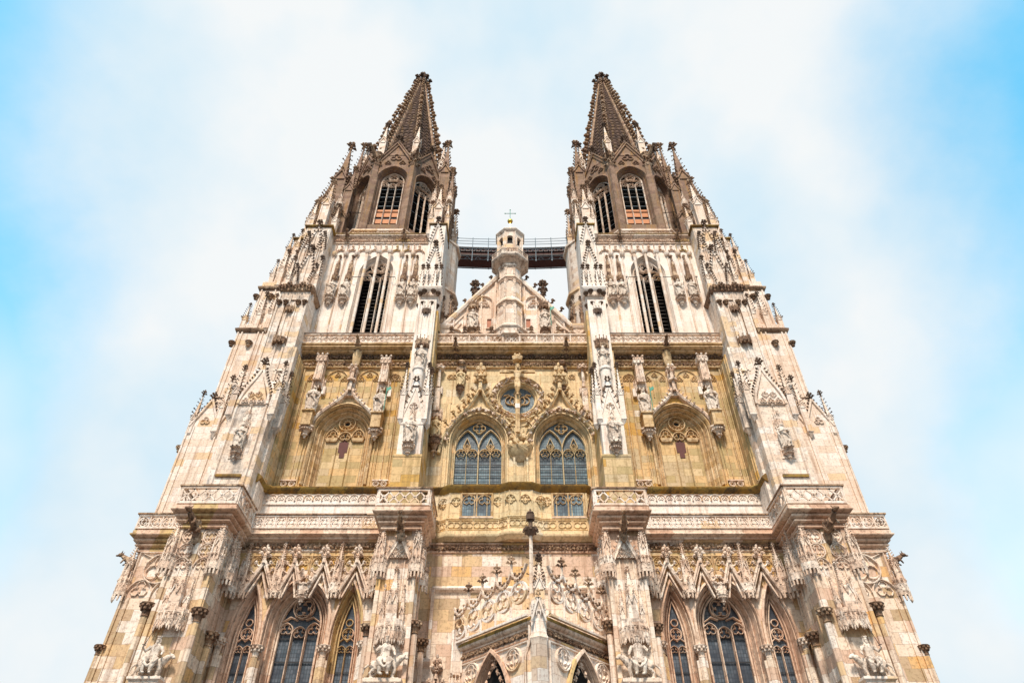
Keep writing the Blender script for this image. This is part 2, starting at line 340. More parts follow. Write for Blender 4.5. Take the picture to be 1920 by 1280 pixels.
def spirelet(mb, cx, cy, z0, z1, w, ncr=6, cr=.12, n=4, fin=None, dk=None):
    """crocketed pyramid; crockets and finial go to dk when given"""
    dk = dk or mb; tip = .06
    mb.stack(cx, cy, [(z0, w), (z1, w * tip)], n)
    k = 1 / math.cos(pi / n)
    for i in range(n):
        a = pi / n + 2 * pi * i / n; c, s = math.cos(a), math.sin(a)
        for j in range(ncr):
            t = (j + .5) / ncr; r = w * k * (1 - t * (1 - tip))
            dk.inst(CRs, F((cx + c * r, cy + s * r, z0 + (z1 - z0) * t), (c, s, .1), (-c * w, -s * w, z1 - z0), cr * (1 - .35 * t) * rng.uniform(.7, 1.2)))
    fh = fin if fin else (z1 - z0) * .28
    dk.inst(FN, T(cx, cy, z1 - fh * .25, fh))
def pinn(mb, dk, cx, cy, zb, zs, zt, w, ncr=6, cr=None, panels=True):
    """square pinnacle: shaft with sunk panels, gablets, crocketed spirelet, finial"""
    cr = cr or w * .55
    mb.box(cx - w * .86, cx + w * .86, cy - w * .86, cy + w * .86, zb, zs)
    for sx in (-1, 1):
        for sy in (-1, 1): mb.box(*sorted((cx + sx * w, cx + sx * w * .72)), *sorted((cy + sy * w, cy + sy * w * .72)), zb, zs + w * .2)
    mb.stack(cx, cy, [(zb - w * 2.0, w * .1), (zb - w * .5, w * .7), (zb, w)], 4)
    for a, b in ((zb, zb + w * .35), (zs - w * .25, zs)):
        mb.box(cx - w * 1.04, cx + w * 1.04, cy - w * 1.04, cy + w * 1.04, a, b)
    g = MB(); gablet(g, 0, w * 1.0, 0, w * 2.3, -w, d=w * .22, n=2, cr=cr * .7); g.slab([(-w, 0), (w, 0), (0, w * 2.2)], -w, 0)
    for k in range(4): (mb if k else mb).inst(g, T(cx, cy, zs, 1, rz=k * pi / 2))
    spirelet(mb, cx, cy, zs + w * .6, zt, w * .8, ncr, cr, dk=dk)
def canopy(mb, cx, y, z0, z1, w, n=5, cr=.1, spire=True):
    """hanging baldachin: half-octagon hood with gablets and pendants, tabernacle shaft and spirelet; y = wall plane"""
    h = z1 - z0; hh = min(w * 1.3, h * .4)
    pts = []
    for i in range(n + 1):
        a = pi + pi * i / n; pts.append((cx + w * math.cos(a), y + w * .85 * math.sin(a)))
    mb.rings([[(px, py, z) for px, py in pts] for z in (z0 + hh * .25, z0 + hh)], closed=True)
    mb.rings([[(cx + (px - cx) * k, y + (py - y) * k, z) for px, py in pts] for k, z in ((1.12, z0 + hh), (1.12, z0 + hh * 1.12), (.8, z0 + hh * 1.3))], closed=True)
    for i in range(n):
        (xa, ya), (xb, yb) = pts[i], pts[i + 1]; mx_, my = (xa + xb) / 2, (ya + yb) / 2; L_ = math.hypot(xb - xa, yb - ya)
        ang = math.atan2(yb - ya, xb - xa)
        g = MB(); gablet(g, 0, L_ * .5, 0, hh * .75, 0, d=L_ * .18, n=2, cr=cr * .6); g.slab([(-L_ * .45, 0), (L_ * .45, 0), (0, hh * .7)], -.03, 0)
        mb.inst(g, T(mx_, my, z0 + hh * .3, 1, rz=ang))
    for px, py in pts:
        mb.stack(px, py, [(z0 - hh * .12, .02), (z0 + hh * .12, w * .1), (z0 + hh * 1.3, w * .09)], 4)
        mb.stack(px, py, [(z0 + hh * 1.3, w * .09), (z0 + hh * 1.75, .01)], 4)
        mb.inst(BLs, T(px, py, z0 + hh * 1.75, w * .11))
    if spire:
        zt = z0 + hh * 1.1
        mb.stack(cx, y - w * .3, [(zt, w * .52), (z0 + h * .52, w * .45)], 4)
        for k in (-1, 1):
            mb.stack(cx + k * w * .52, y - w * .45, [(zt, w * .12), (z0 + h * .58, w * .1), (z0 + h * .7, .01)], 4)
            mb.inst(BLs, T(cx + k * w * .52, y - w * .45, z0 + h * .7, w * .13))
        gablet(mb, cx, w * .45, z0 + h * .45, w * 1.0, y - w * .78, d=w * .12, n=2, cr=cr * .7)
        spirelet(mb, cx, y - w * .3, z0 + h * .52, z1 - h * .1, w * .42, 6, cr * .8, fin=h * .16)
def hang_pinn(mb, x, y, z0, z1, w, n=6, dk=None):
    """tabernacle hanging on the wall: open fringed hood, panelled shaft with slender satellites, crocketed spirelet"""
    dk = dk or mb; h = z1 - z0; hh = .26 * h
    pts = [(x + w * math.cos(pi + pi * i / n), y + w * 1.0 * math.sin(pi + pi * i / n)) for i in range(n + 1)]
    mb.rings([[(px, py, z) for px, py in pts] for z in (z0 + hh * .35, z0 + hh)], cap0=False)
    for i in range(n):
        (xa, ya), (xb, yb) = pts[i], pts[i + 1]; L_ = math.hypot(xb - xa, yb - ya); g = MB()
        gablet(g, 0, L_ * .48, z0 + hh * .35, hh * .8, -.02, .05, 3, .075); g.slab([(-L_ * .4, z0 + hh * .3), (L_ * .4, z0 + hh * .3), (0, z0 + hh * 1.0)], -.05, 0)
        mb.inst(g, T((xa + xb) / 2, (ya + yb) / 2, 0, 1, rz=math.atan2(yb - ya, xb - xa)))
    for px, py in pts:
        mb.stack(px, py, [(z0 - .12, .015), (z0 + .1, .055), (z0 + hh * 1.3, .045), (z0 + hh * 1.9, .008)], 4); mb.inst(BLs, T(px, py, z0 - .02, .075)); dk.inst(BLs, T(px, py, z0 + hh * 1.9, .06))
    zs = z0 + h * .56
    mb.stack(x, y - w * .5, [(z0 + hh, w * .5), (z0 + hh * 1.2, w * .40), (zs, w * .34)], 4)
    for kx, ky in ((-1, -.05), (1, -.05), (-1, -1), (1, -1)):
        px, py = x + kx * w * .5, y - w * .5 + (ky + .5) * w * 1.0; mb.stack(px, py, [(z0 + hh * .9, w * .11), (zs - .1, w * .09), (zs + h * .13, .01)], 4)
        for j in range(3): dk.inst(BLs, T(px, py, zs - .05 + j * h * .045, .055 - .01 * j))
    g = MB()
    for (cx_, rz) in ((0, 0), (0, pi / 2), (0, -pi / 2)):
        g2 = MB(); gablet(g2, 0, w * .38, zs - .15, h * .15, -w * .42, .06, 3, .1); g.inst(g2, T(x, y - w * .5, 0, 1, rz=rz))
    mb.inst(g)
    spirelet(mb, x, y - w * .5, zs, z1, w * .34, 9, .16, dk=dk, fin=h * .12)
def console(mb, cx, y, z, w, h):
    """foliage corbel under a statue"""
    pr = [(z - h, .1), (z - h * .8, .22), (z - h * .55, .3), (z - h * .3, .7), (z - h * .08, .95), (z, 1.0)]
    mb.stack(cx, y - w * .4, [(a, b * w, b * w * .8) for a, b in pr], 8)
    mb.stack(cx, y - w * .4, [(z, w * 1.12, w * .9), (z + h * .14, w * 1.12, w * .9)], 8)
    for i in range(9):
        a = pi + pi * i / 8
        mb.inst(CRs, F((cx + w * .62 * math.cos(a), y - w * .4 + w * .55 * math.sin(a), z - h * .3), (math.cos(a), math.sin(a), 0), (0, 0, 1), w * .42))
    for i in range(5):
        a = pi + pi * (i + .5) / 5
        mb.inst(BLs, T(cx + w * .3 * math.cos(a), y - w * .4 + w * .3 * math.sin(a), z - h * .68, w * .2))
def capital(mb, cx, cy, z, w):
    """leafy capital topped by a polygonal abacus"""
    mb.stack(cx, cy, [(z - w * 1.9, w * .5), (z - w * 1.8, w * .62), (z - w * 1.7, w * .5), (z - w * .9, w * .62), (z - w * .2, w * .9)], 8)
    mb.stack(cx, cy, [(z - w * .2, w * 1.1), (z, w * 1.2), (z + w * .12, w * 1.0)], 8)
    for k, (zz, r) in enumerate(((z - w * .75, .78), (z - w * .35, 1.0))):
        for i in range(8):
            a = 2 * pi * (i + k * .5) / 8
            mb.inst(BLs, T(cx + w * r * math.cos(a), cy + w * r * math.sin(a), zz, w * .3, rz=a))
def leaffrieze(mb, x0, x1, y, z, h, seed=1, dens=1.0):
    """undulating vine frieze: curled leaf lumps on a wavy stem"""
    r = random.Random(seed); n = max(2, int((x1 - x0) / (h * .62) * dens)); L_ = (x1 - x0) / n
    mb.tube([(x0 + L_ * i / 2, y - h * .12, z + h * .2 * math.sin(i * pi / 2)) for i in range(2 * n + 1)], h * .09, 4)
    for i in range(n):
        cx = x0 + L_ * (i + .5); s = 1 if i % 2 else -1
        mb.inst(BL, T(cx, y - h * .12, z + s * h * .1, L_ * .36, h * .26, h * .30, rz=r.uniform(-.5, .5)))
        for k in range(4):
            a = r.uniform(0, 2 * pi); q = r.uniform(.25, .46)
            mb.inst(BLs, T(cx + L_ * q * math.cos(a), y - h * r.uniform(.15, .38), z + h * q * .95 * math.sin(a), h * r.uniform(.11, .2)))
def tracery(mb, cx, w, zs, R, y, lights, bar=.07, d=.12, top='foil', zb=None, hs=None):
    """window bars: mullions, cusped light heads, and a rose in the head"""
    zb = zs - 5 if zb is None else zb
    mb.rib(outline(cx, w, zs, R, zb, 8), y, [(-bar, 0), (-bar, d), (bar * .2, d), (bar * .2, 0)])
    lw = 2 * w / lights; H = aph(w, R)
    hs = zs - .15 * lw if hs is None else hs
    for i in range(1, lights): mb.rib([(cx - w + lw * i, zb), (cx - w + lw * i, hs)], y, BAR(bar * .8, d * 1.1))
    for i in range(lights):
        c = cx - w + lw * (i + .5); k = hs + (0 if lights < 3 or i != 1 else -.25 * lw)
        mb.rib(arch(c, lw * .5, k, lw * .62, 5), y, BAR(bar * .55, d))
        mb.rib(foil(c, k + lw * .16, lw * .42, 3, pi / 2), y, BAR(bar * .3, d * .7), closed=True)
    if top == 'foil':
        r = min(w * .5, H * .32); cz = zs + H * .50 + (.1 if lights == 3 else 0)
        mb.rib(circ(cx, cz, r, 16), y, BAR(bar * .6, d), closed=True)
        mb.rib(foil(cx, cz, r * .86, 4, pi / 4 if lights == 3 else 0), y, BAR(bar * .4, d * .8), closed=True)
        for sx in (-1, 1):
            mb.rib([(cx + sx * w * .95, zs + H * .12), (cx + sx * w * .55, zs + H * .28), (cx + sx * w * .2, cz - r * 1.15)], y, BAR(bar * .5, d))
def baluster(kind, L_, z0, z1, th=.14):
    """openwork parapet panel from u = 0..L_ at y = 0"""
    b = MB(); h = z1 - z0; rail = h * .12
    b.box(0, L_, -th * .7, th * .7, z1 - rail, z1); b.box(0, L_, -th * .6, th * .6, z0, z0 + rail * 1.1)
    a0, a1 = z0 + rail, z1 - rail; hh = a1 - a0; cz = (a0 + a1) / 2; bw = .05
    if kind == 'quatre':
        n = max(1, round(L_ / (hh * 1.02))); s = L_ / n
        for i in range(n + 1): b.box(max(0, i * s - bw), min(L_, i * s + bw), -th * .5, th * .5, a0, a1)
        for i in range(n):
            b.rib(foil(s * (i + .5), cz, min(s, hh) * .46, 4, 0), th * .3, [(-.04, 0), (-.04, th * .6), (.04, th * .6), (.04, 0)], closed=True)
            for k in range(4):
                a = pi / 4 + k * pi / 2; b.rib([(s * (i + .5) + min(s, hh) * .35 * math.cos(a), cz + min(s, hh) * .35 * math.sin(a)), (s * (i + .5) + hh * .62 * math.cos(a) * s / max(s, hh), cz + hh * .62 * math.sin(a))], th * .3, BAR(.03, th * .5))
    elif kind == 'lattice':
        b.box(0, bw * 3, -th * .6, th * .6, a0, a1); b.box(L_ - bw * 3, L_, -th * .6, th * .6, a0, a1)
        n = max(2, round(L_ / (hh * .78))); s = L_ / n
        for i in range(-1, n + 1):
            for sg in (1, -1):
                xa, xb = s * i + .0, s * (i + 1.15)
                za, zb = (a0, a1) if sg > 0 else (a1, a0)
                def cl(x): return za + (zb - za) * (x - xa) / (xb - xa)
                xs, xe = max(0, xa), min(L_, xb)
                if xe - xs > .1: b.rib([(xs, cl(xs)), (xe, cl(xe))], th * .25, [(-.045, 0), (-.045, th * .5), (.045, th * .5), (.045, 0)])
        for i in range(n): b.rib(foil(s * (i + .55), cz, hh * .16, 4, 0, 3), th * .2, BAR(.03, th * .35), closed=True)
    elif kind == 'circle':
        n = max(1, round(L_ / (hh * 1.0))); s = L_ / n
        for i in range(n):
            c = s * (i + .5)
            b.rib(circ(c, a0 + hh * .08, s * .62, 18)[1:9], th * .3, BAR(.045, th * .6)); b.rib([(c - s * .5, a1), (c, a0 + hh * .2), (c + s * .5, a1)], th * .3, BAR(.04, th * .5))
            b.rib(foil(c, cz + hh * .12, hh * .24, 3, pi / 2, 4), th * .2, BAR(.035, th * .4), closed=True); b.rib(foil(c + s * .5, cz - hh * .05, hh * .22, 4, 0, 4), th * .2, BAR(.03, th * .4), closed=True)
    elif kind == 'flame':
        n = max(1, round(L_ / (hh * 1.9))); s = L_ / n
        for i in range(n + 1): b.box(max(0, i * s - bw), min(L_, i * s + bw), -th * .5, th * .5, a0, a1)
        for i in range(n):
            for j in range(2):
                c = s * (i + .25 + .5 * j); sg = 1 if (i + j) % 2 else -1
                b.rib(circ(c, cz, hh * .42, 14), th * .3, BAR(.045, th * .5), closed=True)
                b.rib([(c - sg * hh * .4, cz - hh * .1), (c - sg * hh * .1, cz + hh * .22), (c + sg * hh * .1, cz - hh * .22), (c + sg * hh * .4, cz + hh * .1)], th * .3, BAR(.035, th * .45))
            b.rib([(s * i, a1), (s * (i + .5), a0), (s * (i + 1), a1)], th * .25, BAR(.03, th * .4))
    return b
def along(b, p0, p1):
    a = math.atan2(p1[1] - p0[1], p1[0] - p0[0]); return b.xf(T(p0[0], p0[1], 0, rz=a))
def parapet(mb, path, kind, z0, z1, th=.14):
    for p, q in zip(path[:-1], path[1:]):
        mb.inst(along(baluster(kind, math.hypot(q[0] - p[0], q[1] - p[1]), z0, z1, th), p, q))
def gargoyle(L_=1.5, s=1.0):
    """crouching beast leaning out along -Y from a corbel"""
    g = MB()
    g.tube([(0, .3, -.55), (0, -.2, -.3), (0, -.75 * L_ / 1.5, .05), (0, -1.15 * L_ / 1.5, .3)], [.22, .27, .24, .17], 7)
    g.inst(BL, T(0, -1.35 * L_ / 1.5, .42, .2, .28, .19)); g.inst(BLs, T(0, -1.65 * L_ / 1.5, .36, .11, .16, .09))
    for k in (-1, 1):
        g.tube([(k * .1, -1.3 * L_ / 1.5, .55), (k * .17, -1.22 * L_ / 1.5, .75)], [.07, .02], 4)
        g.tube([(k * .2, -.75, .0), (k * .3, -.85, -.25), (k * .22, -1.0, -.42)], [.1, .08, .06], 5)
        g.tube([(k * .2, .05, -.3), (k * .34, -.2, -.45), (k * .25, -.35, -.7)], [.14, .1, .07], 5)
        g.inst(BLs, T(k * .22, -.2, .02, .1, .3, .22))
    g.stack(0, .35, [(-1.3, .12), (-1.1, .24), (-.75, .3), (-.6, .32)], 6)
    return g.xf(T(0, 0, 0, s))

# ---------------------------------------------------------------- object makers
def tag(o, label=None, cat=None, group=None, kind=None):
    for k, v in (('label', label), ('category', cat), ('group', group), ('kind', kind)):
        if v: o[k] = v
    return o
def empty(name, loc=(0, 0, 0)):
    o = bpy.data.objects.new(name, None); scene.collection.objects.link(o); o.location = loc; return o
def mkmesh(name, mb, mat, smooth=True):
    me = bpy.data.meshes.new(name); me.from_pydata(mb.arr().tolist(), [], mb.f); me.materials.append(mat)
    if smooth:
        me.polygons.foreach_set('use_smooth', [True] * len(me.polygons)); me.set_sharp_from_angle(angle=R_(38))
    me.update(); return me
C = empty('cathedral')
tag(C, 'great twin-spired Gothic cathedral of cream, rosy and yellow stone filling the middle of the view', 'cathedral')
def part(name, mb, mat, parents=None, mirror=True, smooth=True):
    me = mkmesh(name, mb, M[mat] if isinstance(mat, str) else mat, smooth); res = []
    if parents is None:
        o = bpy.data.objects.new(name, me); scene.collection.objects.link(o); o.parent = C; res.append(o)
        if mirror:
            m = o.copy(); scene.collection.objects.link(m); m.parent = C; m.scale.x = -1; res.append(m)
    else:
        for p in parents:
            o = bpy.data.objects.new(name, me); scene.collection.objects.link(o); o.parent = p; res.append(o)
    return res
def solo(name, mb, mat, parents=None, smooth=True): return part(name, mb, mat, parents, False, smooth)

# ---------------------------------------------------------------- setting
gb = MB(); gb.add([(-1500, -1500, 0), (1500, -1500, 0), (1500, 1500, 0), (-1500, 1500, 0)], [(0, 1, 2, 3)])
gm = stone('grey_paving', [(0, (.085, .075, .07)), (.5, (.10, .09, .085))], [(.07, .065, .06), (.05, .045, .04)], bw=.6, bh=.4)
go = bpy.data.objects.new('ground', mkmesh('ground', gb, gm)); scene.collection.objects.link(go); tag(go, kind='structure')

# ================================================================ LOWER STOREY (0 - 23 m)
CX = -13.65                                    # axis of the tower bay
wall = MB()
holes = [outline(CX, 2.0, 17.9, 3.15, 5.0, 10), outline(-16.9, .98, 16.8, 7.48, 6.0, 8), outline(-10.45, .98, 16.8, 7.48, 6.0, 8)]
wall.poly([(-18.5, 0), (-8.4, 0), (-8.4, 23.2), (-18.5, 23.2)], 0, holes)
part('wall', wall, 'mixed')
# window reveals with mouldings
def reveal(cx, w, zs, R, zb, steps, y0, n=10):
    b = MB(); loops = []; ys = []
    for d, y in steps: loops.append(outline(cx, w - d, zs, R - d, zb, n)); ys.append(y0 + y)
    b.loft(loops, ys); return b
ST = lambda W, D, k: [(W * a, D * c) for a, c in ([(0, 0)] + [p for i in range(k) for p in (((i + .08) / k, (i + .45) / k), ((i + .30) / k, (i + .15) / k), ((i + .55) / k, (i + .25) / k), ((i + .72) / k, (i + .80) / k))] + [(1, 1)])]
b = reveal(CX, 2.0, 17.9, 3.15, 5.0, ST(.67, 1.15, 3), 0)
b.rib(outline(CX, 2.02, 17.9, 3.17, 16.3, 12), 0, [(.10, 0), (.10, .12), (-.04, .18), (-.08, 0)])
win = part('window', b, 'warm')
g = MB(); g.poly(outline(CX, 1.34, 17.9, 2.49, 5.0, 10), 1.12); part('glass', g, 'glass', win)
t = MB(); tracery(t, CX, 1.33, 17.9, 2.48, 1.08, 3, .09, .26, zb=5.0, hs=17.6); part('tracery', t, 'warm', win)
t = MB()
for k in range(9): t.box(CX - 1.33, CX + 1.33, 1.02, 1.06, 5.8 + 1.42 * k, 5.86 + 1.42 * k)
part('saddle_bar', t, 'iron', win)
for cx in (-16.9, -10.45):
    b = reveal(cx, .98, 16.8, 7.48, 6.0, ST(.46, .75, 2), 0, 8)
    b.rib(outline(cx, 1.0, 16.8, 7.5, 15.9, 10), 0, [(.09, 0), (.09, .1), (-.04, .14), (-.08, 0)])
    win = part('window', b, 'warm')
    g = MB(); g.poly(outline(cx, .53, 16.8, 7.03, 6.0, 8), .74); part('glass', g, 'glass', win)
    t = MB(); tracery(t, cx, .52, 16.8, 7.02, .71, 2, .06, .16, top=None, zb=6.0, hs=16.3)
    t.rib(circ(cx, 17.35, .36, 14), .71, BAR(.045, .14), closed=True); t.rib(foil(cx, 17.35, .32, 4, 0), .71, BAR(.03, .1), closed=True)
    t.rib(circ(cx, 18.05, .22, 12), .71, BAR(.04, .14), closed=True)
    t.rib([(cx - .5, 16.85), (cx - .2, 17.1), (cx, 16.9), (cx + .2, 17.1), (cx + .5, 16.85)], .71, BAR(.04, .12))
    part('tracery', t, 'warm', win)
    t = MB()
    for k in range(8): t.box(cx - .52, cx + .52, .66, .69, 6.5 + 1.42 * k, 6.55 + 1.42 * k)
    part('saddle_bar', t, 'iron', win)
# shafts and capitals between the windows
for cx, yy, z in ((-15.72, -.22, 16.3), (-11.6, -.22, 16.3), (-18.1, -.28, 16.7), (-9.15, -.3, 16.5)):
    b = MB(); b.stack(cx, yy, [(0, .2), (z - .6, .2)], 8); b.stack(cx - .22, yy + .12, [(0, .11), (z - .8, .11)], 6); b.stack(cx + .22, yy + .12, [(0, .11), (z - .8, .11)], 6)
    sh = part('shaft', b, 'mixed')
    b = MB(); capital(b, cx, yy, z, .36); part('capital', b, 'carved', sh)
# tracery gables over the windows
b = MB(); b.slab([(-18.45, 21.05), (-14.9, 21.05), (-14.2, 21.3), (-13.1, 21.3), (-12.4, 21.05), (-8.45, 21.05), (-8.45, 22.5), (-18.45, 22.5)], -.03, .05); part('panel_field', b, 'yellow')
xs = [-17.75, -15.42, -13.62, -11.52, -9.2]
b = MB(); 
for i in range(40):
    pass
for i in range(4):
    for k in (-1, 1):
        c = (xs[i] + xs[i + 1]) / 2 + k * .52
        if abs(c - CX) < .3: continue
        b.rib(arch(c, .33, 21.75, .45, 5), -.03, BAR(.045, .09)); b.rib(foil(c, 21.8, .26, 3, pi / 2, 4), -.03, BAR(.03, .07), closed=True)
        b.rib([(c - .4, 20.2), (c - .4, 22.25), (c + .4, 22.25), (c + .4, 20.2)], -.03, BAR(.05, .1))
part('blind_tracery', b, 'ochre')
for i in range(4):
    cx = (xs[i] + xs[i + 1]) / 2; hw = (xs[i + 1] - xs[i]) / 2 - .04; zf = 19.35
    b = MB()
    for sd in (-1, 1):
        b.rib([(cx + sd * hw, zf), (cx, 21.75)], -.34, [(-.17, -.1), (-.15, .10), (-.03, .14), (.02, .06), (.10, .06), (.12, -.1)])
        b.rib([(cx + sd * (hw - .42), zf), (cx, 21.05)], -.2, [(-.08, -.1), (-.05, .08), (.05, .08), (.06, -.1)])
    b.stack(cx, -.42, [(21.6, .12), (22.0, .11)], 6)
    gb_ = part('tracery_gable', b, 'carved')
    b = MB()
    for sd in (-1, 1):
        for j in range(5):
            t_ = (j + .35) / 5; L_ = math.hypot(hw, 2.4)
            b.inst(CR, F((cx + sd * (hw * (1 - t_) + .1), -.42, zf + 2.4 * t_), (sd * 2.4 / L_, 0, hw / L_), (-sd * hw / L_, -.3, 2.4 / L_), .36))
    part('crocket_row', b, 'carved', gb_)
    b = MB(); b.inst(FN, T(cx, -.42, 21.6, 1.3)); part('finial', b, 'carved', gb_)
# hanging pinnacles between gables; the middle one is a short pendant
for i, x in enumerate(xs + [-18.25]):
    b = MB()
    if i == 2:
        console(b, x, -.15, 19.45, .32, .6); b.stack(x, -.35, [(19.45, .22), (19.9, .22), (20.3, .1)], 6); 
        for k in (-1, 1): b.inst(CR, T(x + k * .1, -.5, 20.2, .4 * k, .4, .4))
        part('pendant', b, 'carved')
    else:
        y = -.05 if i < 5 else -.9; zt = 22.85
        hang_pinn(b, x, y, 19.3 - (.25 if i == 5 else 0), zt, .46, 5)
        part('hanging_pinnacle', b, 'carved')
# foliage frieze
for x0, x1, y in ((-18.4, -8.5, 0),):
    b = MB(); b.plan([(x0, y), (x1, y)], [(0, 22.55), (.1, 22.6), (.1, 22.68), (.02, 22.72), (.04, 23.1), (.3, 23.22), (.3, 23.3), (0, 23.3)])
    fb = part('frieze_band', b, 'mixed'); b = MB(); leaffrieze(b, x0, x1, -.08, 22.92, .48, 3); part('foliage_frieze', b, 'frieze', fb)

# ---- outer flank wall (beyond the big pier)
b = MB(); b.box(-25.45, -21.2, 0, 14, 0, 23.0)
for x in (-25.3, -24.9, -22.0): b.box(x - .06, x + .06, -.1, 0, 0, 19.4)
b.box(-23.72, -23.52, -.16, 0, 0, 19.8)
part('flank_wall', b, 'mixed')
b = MB(); yy = 0
b.rib([(-25.2, 19.6), (-25.2, 22.5), (-21.9, 22.5), (-21.9, 19.6)], yy, BAR(.08, .14))
b.rib(circ(-23.55, 21.35, 1.02, 22), yy, BAR(.09, .18), closed=True)
for k in range(3): a = pi / 2 + k * 2 * pi / 3; b.rib(circ(-23.55 + .48 * math.cos(a), 21.35 + .48 * math.sin(a), .46, 14), yy, BAR(.05, .13), closed=True)
for cx in (-24.4, -22.75): b.rib(arch(cx, .78, 19.7, .9, 6), yy, BAR(.07, .15)); b.rib(foil(cx, 19.95, .55, 3, pi / 2), yy, BAR(.045, .1), closed=True)
for s_ in (-1, 1): b.rib([(-23.55 + s_ * .7, 22.1), (-23.55 + s_ * 1.4, 22.4)], yy, BAR(.05, .12))
part('blind_tracery', b, 'carved')
for x, z0 in ((-25.55, 19.2), (-21.9, 19.8)):
    b = MB(); hang_pinn(b, x, -.02, z0, 23.0, .38, 5); part('hanging_pinnacle', b, 'carved')
for x, z, y, w_ in ((-25.5, 16.4, -.02, .3), (-21.7, 17.7, -3.3, .4), (-18.45, 17.3, -3.5, .4), (-18.35, 16.7, -1.3, .42)):
    b = MB(); b.stack(x, y, [(0, w_ * .48), (z - .5, w_ * .48)], 8); sh = part('shaft', b, 'mixed'); b = MB(); capital(b, x, y, z, w_); part('capital', b, 'frieze', sh)

# ---- big outer pier
b = MB(); b.box(-21.35, -18.5, -3.35, 2, 0, 23.0)
for x in (-21.35, -18.75): b.box(x - .0, x + .25, -3.5, -3.35, 0, 22.8)
b.box(-20.05, -19.8, -3.45, -3.35, 17, 22.6)
for y in (-3.3, -2.3, -1.2, -.3): b.box(-18.5, -18.42, y - .09, y + .09, 0, 22.8)
for x in (-20.6, -19.3): b.box(x - .05, x + .05, -3.42, -3.35, 0, 20.2)
part('pier', b, 'mixed')
b = MB(); y = -3.35
for cx in (-20.55, -19.25):
    for cz, r in ((22.05, .48), (21.05, .48)): b.rib(circ(cx, cz, r, 16), y, BAR(.06, .12), closed=True); b.rib(foil(cx, cz, r * .85, 4, 0, 4), y, BAR(.04, .09), closed=True)
    b.rib(arch(cx, .5, 20.0, .6, 6), y, BAR(.06, .12)); b.rib(foil(cx, 20.15, .36, 3, pi / 2, 4), y, BAR(.04, .09), closed=True)
b.rib(arch(-19.9, .28, 21.5, .35, 5), y, BAR(.05, .1)); b.rib([(-21.1, 20), (-21.1, 22.6), (-18.75, 22.6), (-18.75, 20)], y, BAR(.05, .12))
for y1 in (-2.6, -1.3):
    q = MB(); q.rib(arch(0, .5, 21.6, .65, 6), 0, BAR(.06, .12)); q.rib(foil(0, 21.7, .4, 3, pi / 2, 4), 0, BAR(.04, .09), closed=True); q.rib([(-.55, 20), (-.55, 22.5), (.55, 22.5), (.55, 20)], 0, BAR(.06, .12))
    b.inst(q, T(-18.5, y1, 0, 1, rz=pi / 2))
part('blind_tracery', b, 'carved')
for x, y in ((-21.45, -3.3), (-18.5, -3.3), (-18.2, -1.7)):
    b = MB(); hang_pinn(b, x, y, 19.5, 22.95, .46, 6); part('hanging_pinnacle', b, 'carved')
# big niche baldachin on the pier, beast rider below
def big_baldachin(cx, y, z0, z1, w, slender=True):
    b = MB(); n = 5
    zb = z0 + (z1 - z0) * .30
    pts = [(cx + w * math.cos(pi + pi * i / n), y + w * .7 * math.sin(pi + pi * i / n)) for i in range(n + 1)]
    b.rings([[(px, py, z) for px, py in pts] for z in (z0 + .25, zb)])
    b.rings([[(cx + (px - cx) * k, y + (py - y) * k, z) for px, py in pts] for k, z in ((1.06, z0 + .95), (1.06, z0 + 1.05))])
    for i in range(n):
        (xa, ya), (xb, yb) = pts[i], pts[i + 1]; L_ = math.hypot(xb - xa, yb - ya); ang = math.atan2(yb - ya, xb - xa)
        g_ = MB()
        for q in (-.25, .25): 
            gablet(g_, q * L_, L_ * .23, z0 + .2, .55, -.03, .06, 2, .07); g_.slab([(q * L_ - L_ * .2, z0 + .15), (q * L_ + L_ * .2, z0 + .15), (q * L_, z0 + .6)], -.05, 0)
            g_.stack(q * L_, -.06, [(z0 - .05, .01), (z0 + .1, .05), (z0 + .2, .02)], 4)
        b.inst(g_, T((xa + xb) / 2, (ya + yb) / 2, 0, 1, rz=ang))
    for px, py in pts: b.stack(px, py, [(z0 - .1, .02), (z0 + .15, .06), (z0 + 1.1, .06), (z0 + 1.3, .01)], 4)
    b.stack(cx, y - w * .2, [(zb, w * .42), (z0 + (z1 - z0) * .58, w * .36)], 4)
    for k in (-1, 1):
        xx = cx + k * w * .72
        b.stack(xx, y - .12, [(z0 + .9, .14), (z0 + (z1 - z0) * .42, .14)], 4); gablet(b, xx, .15, z0 + (z1 - z0) * .38, .4, y - .27, .05, 2, .07, fin=False)
        spirelet(b, xx, y - .12, z0 + (z1 - z0) * .42, z0 + (z1 - z0) * .74, .13, 6, .09, fin=.3)
    for k in (-1, 1): gablet(b, cx + k * w * .2, w * .2, z0 + (z1 - z0) * .5, .6, y - w * .6, .06, 2, .08)
    spirelet(b, cx, y - w * .2, z0 + (z1 - z0) * .58, z1 - .2, w * .34, 11, .11, fin=.6)
    return b
part('canopy', big_baldachin(-20.0, -3.4, 16.1, 20.2, .85), 'carved')
b = MB(); b.plan([(-20.9, -3.4), (-20.9, -4.1), (-19.3, -4.1), (-19.3, -3.4)], [(-.3, 12.6), (0, 12.6), (0, 13.2), (.12, 13.3), (.12, 13.42), (-.3, 13.42)]); b.box(-20.88, -19.32, -4.08, -3.4, 12.6, 13.38); part('statue_shelf', b, 'cream')

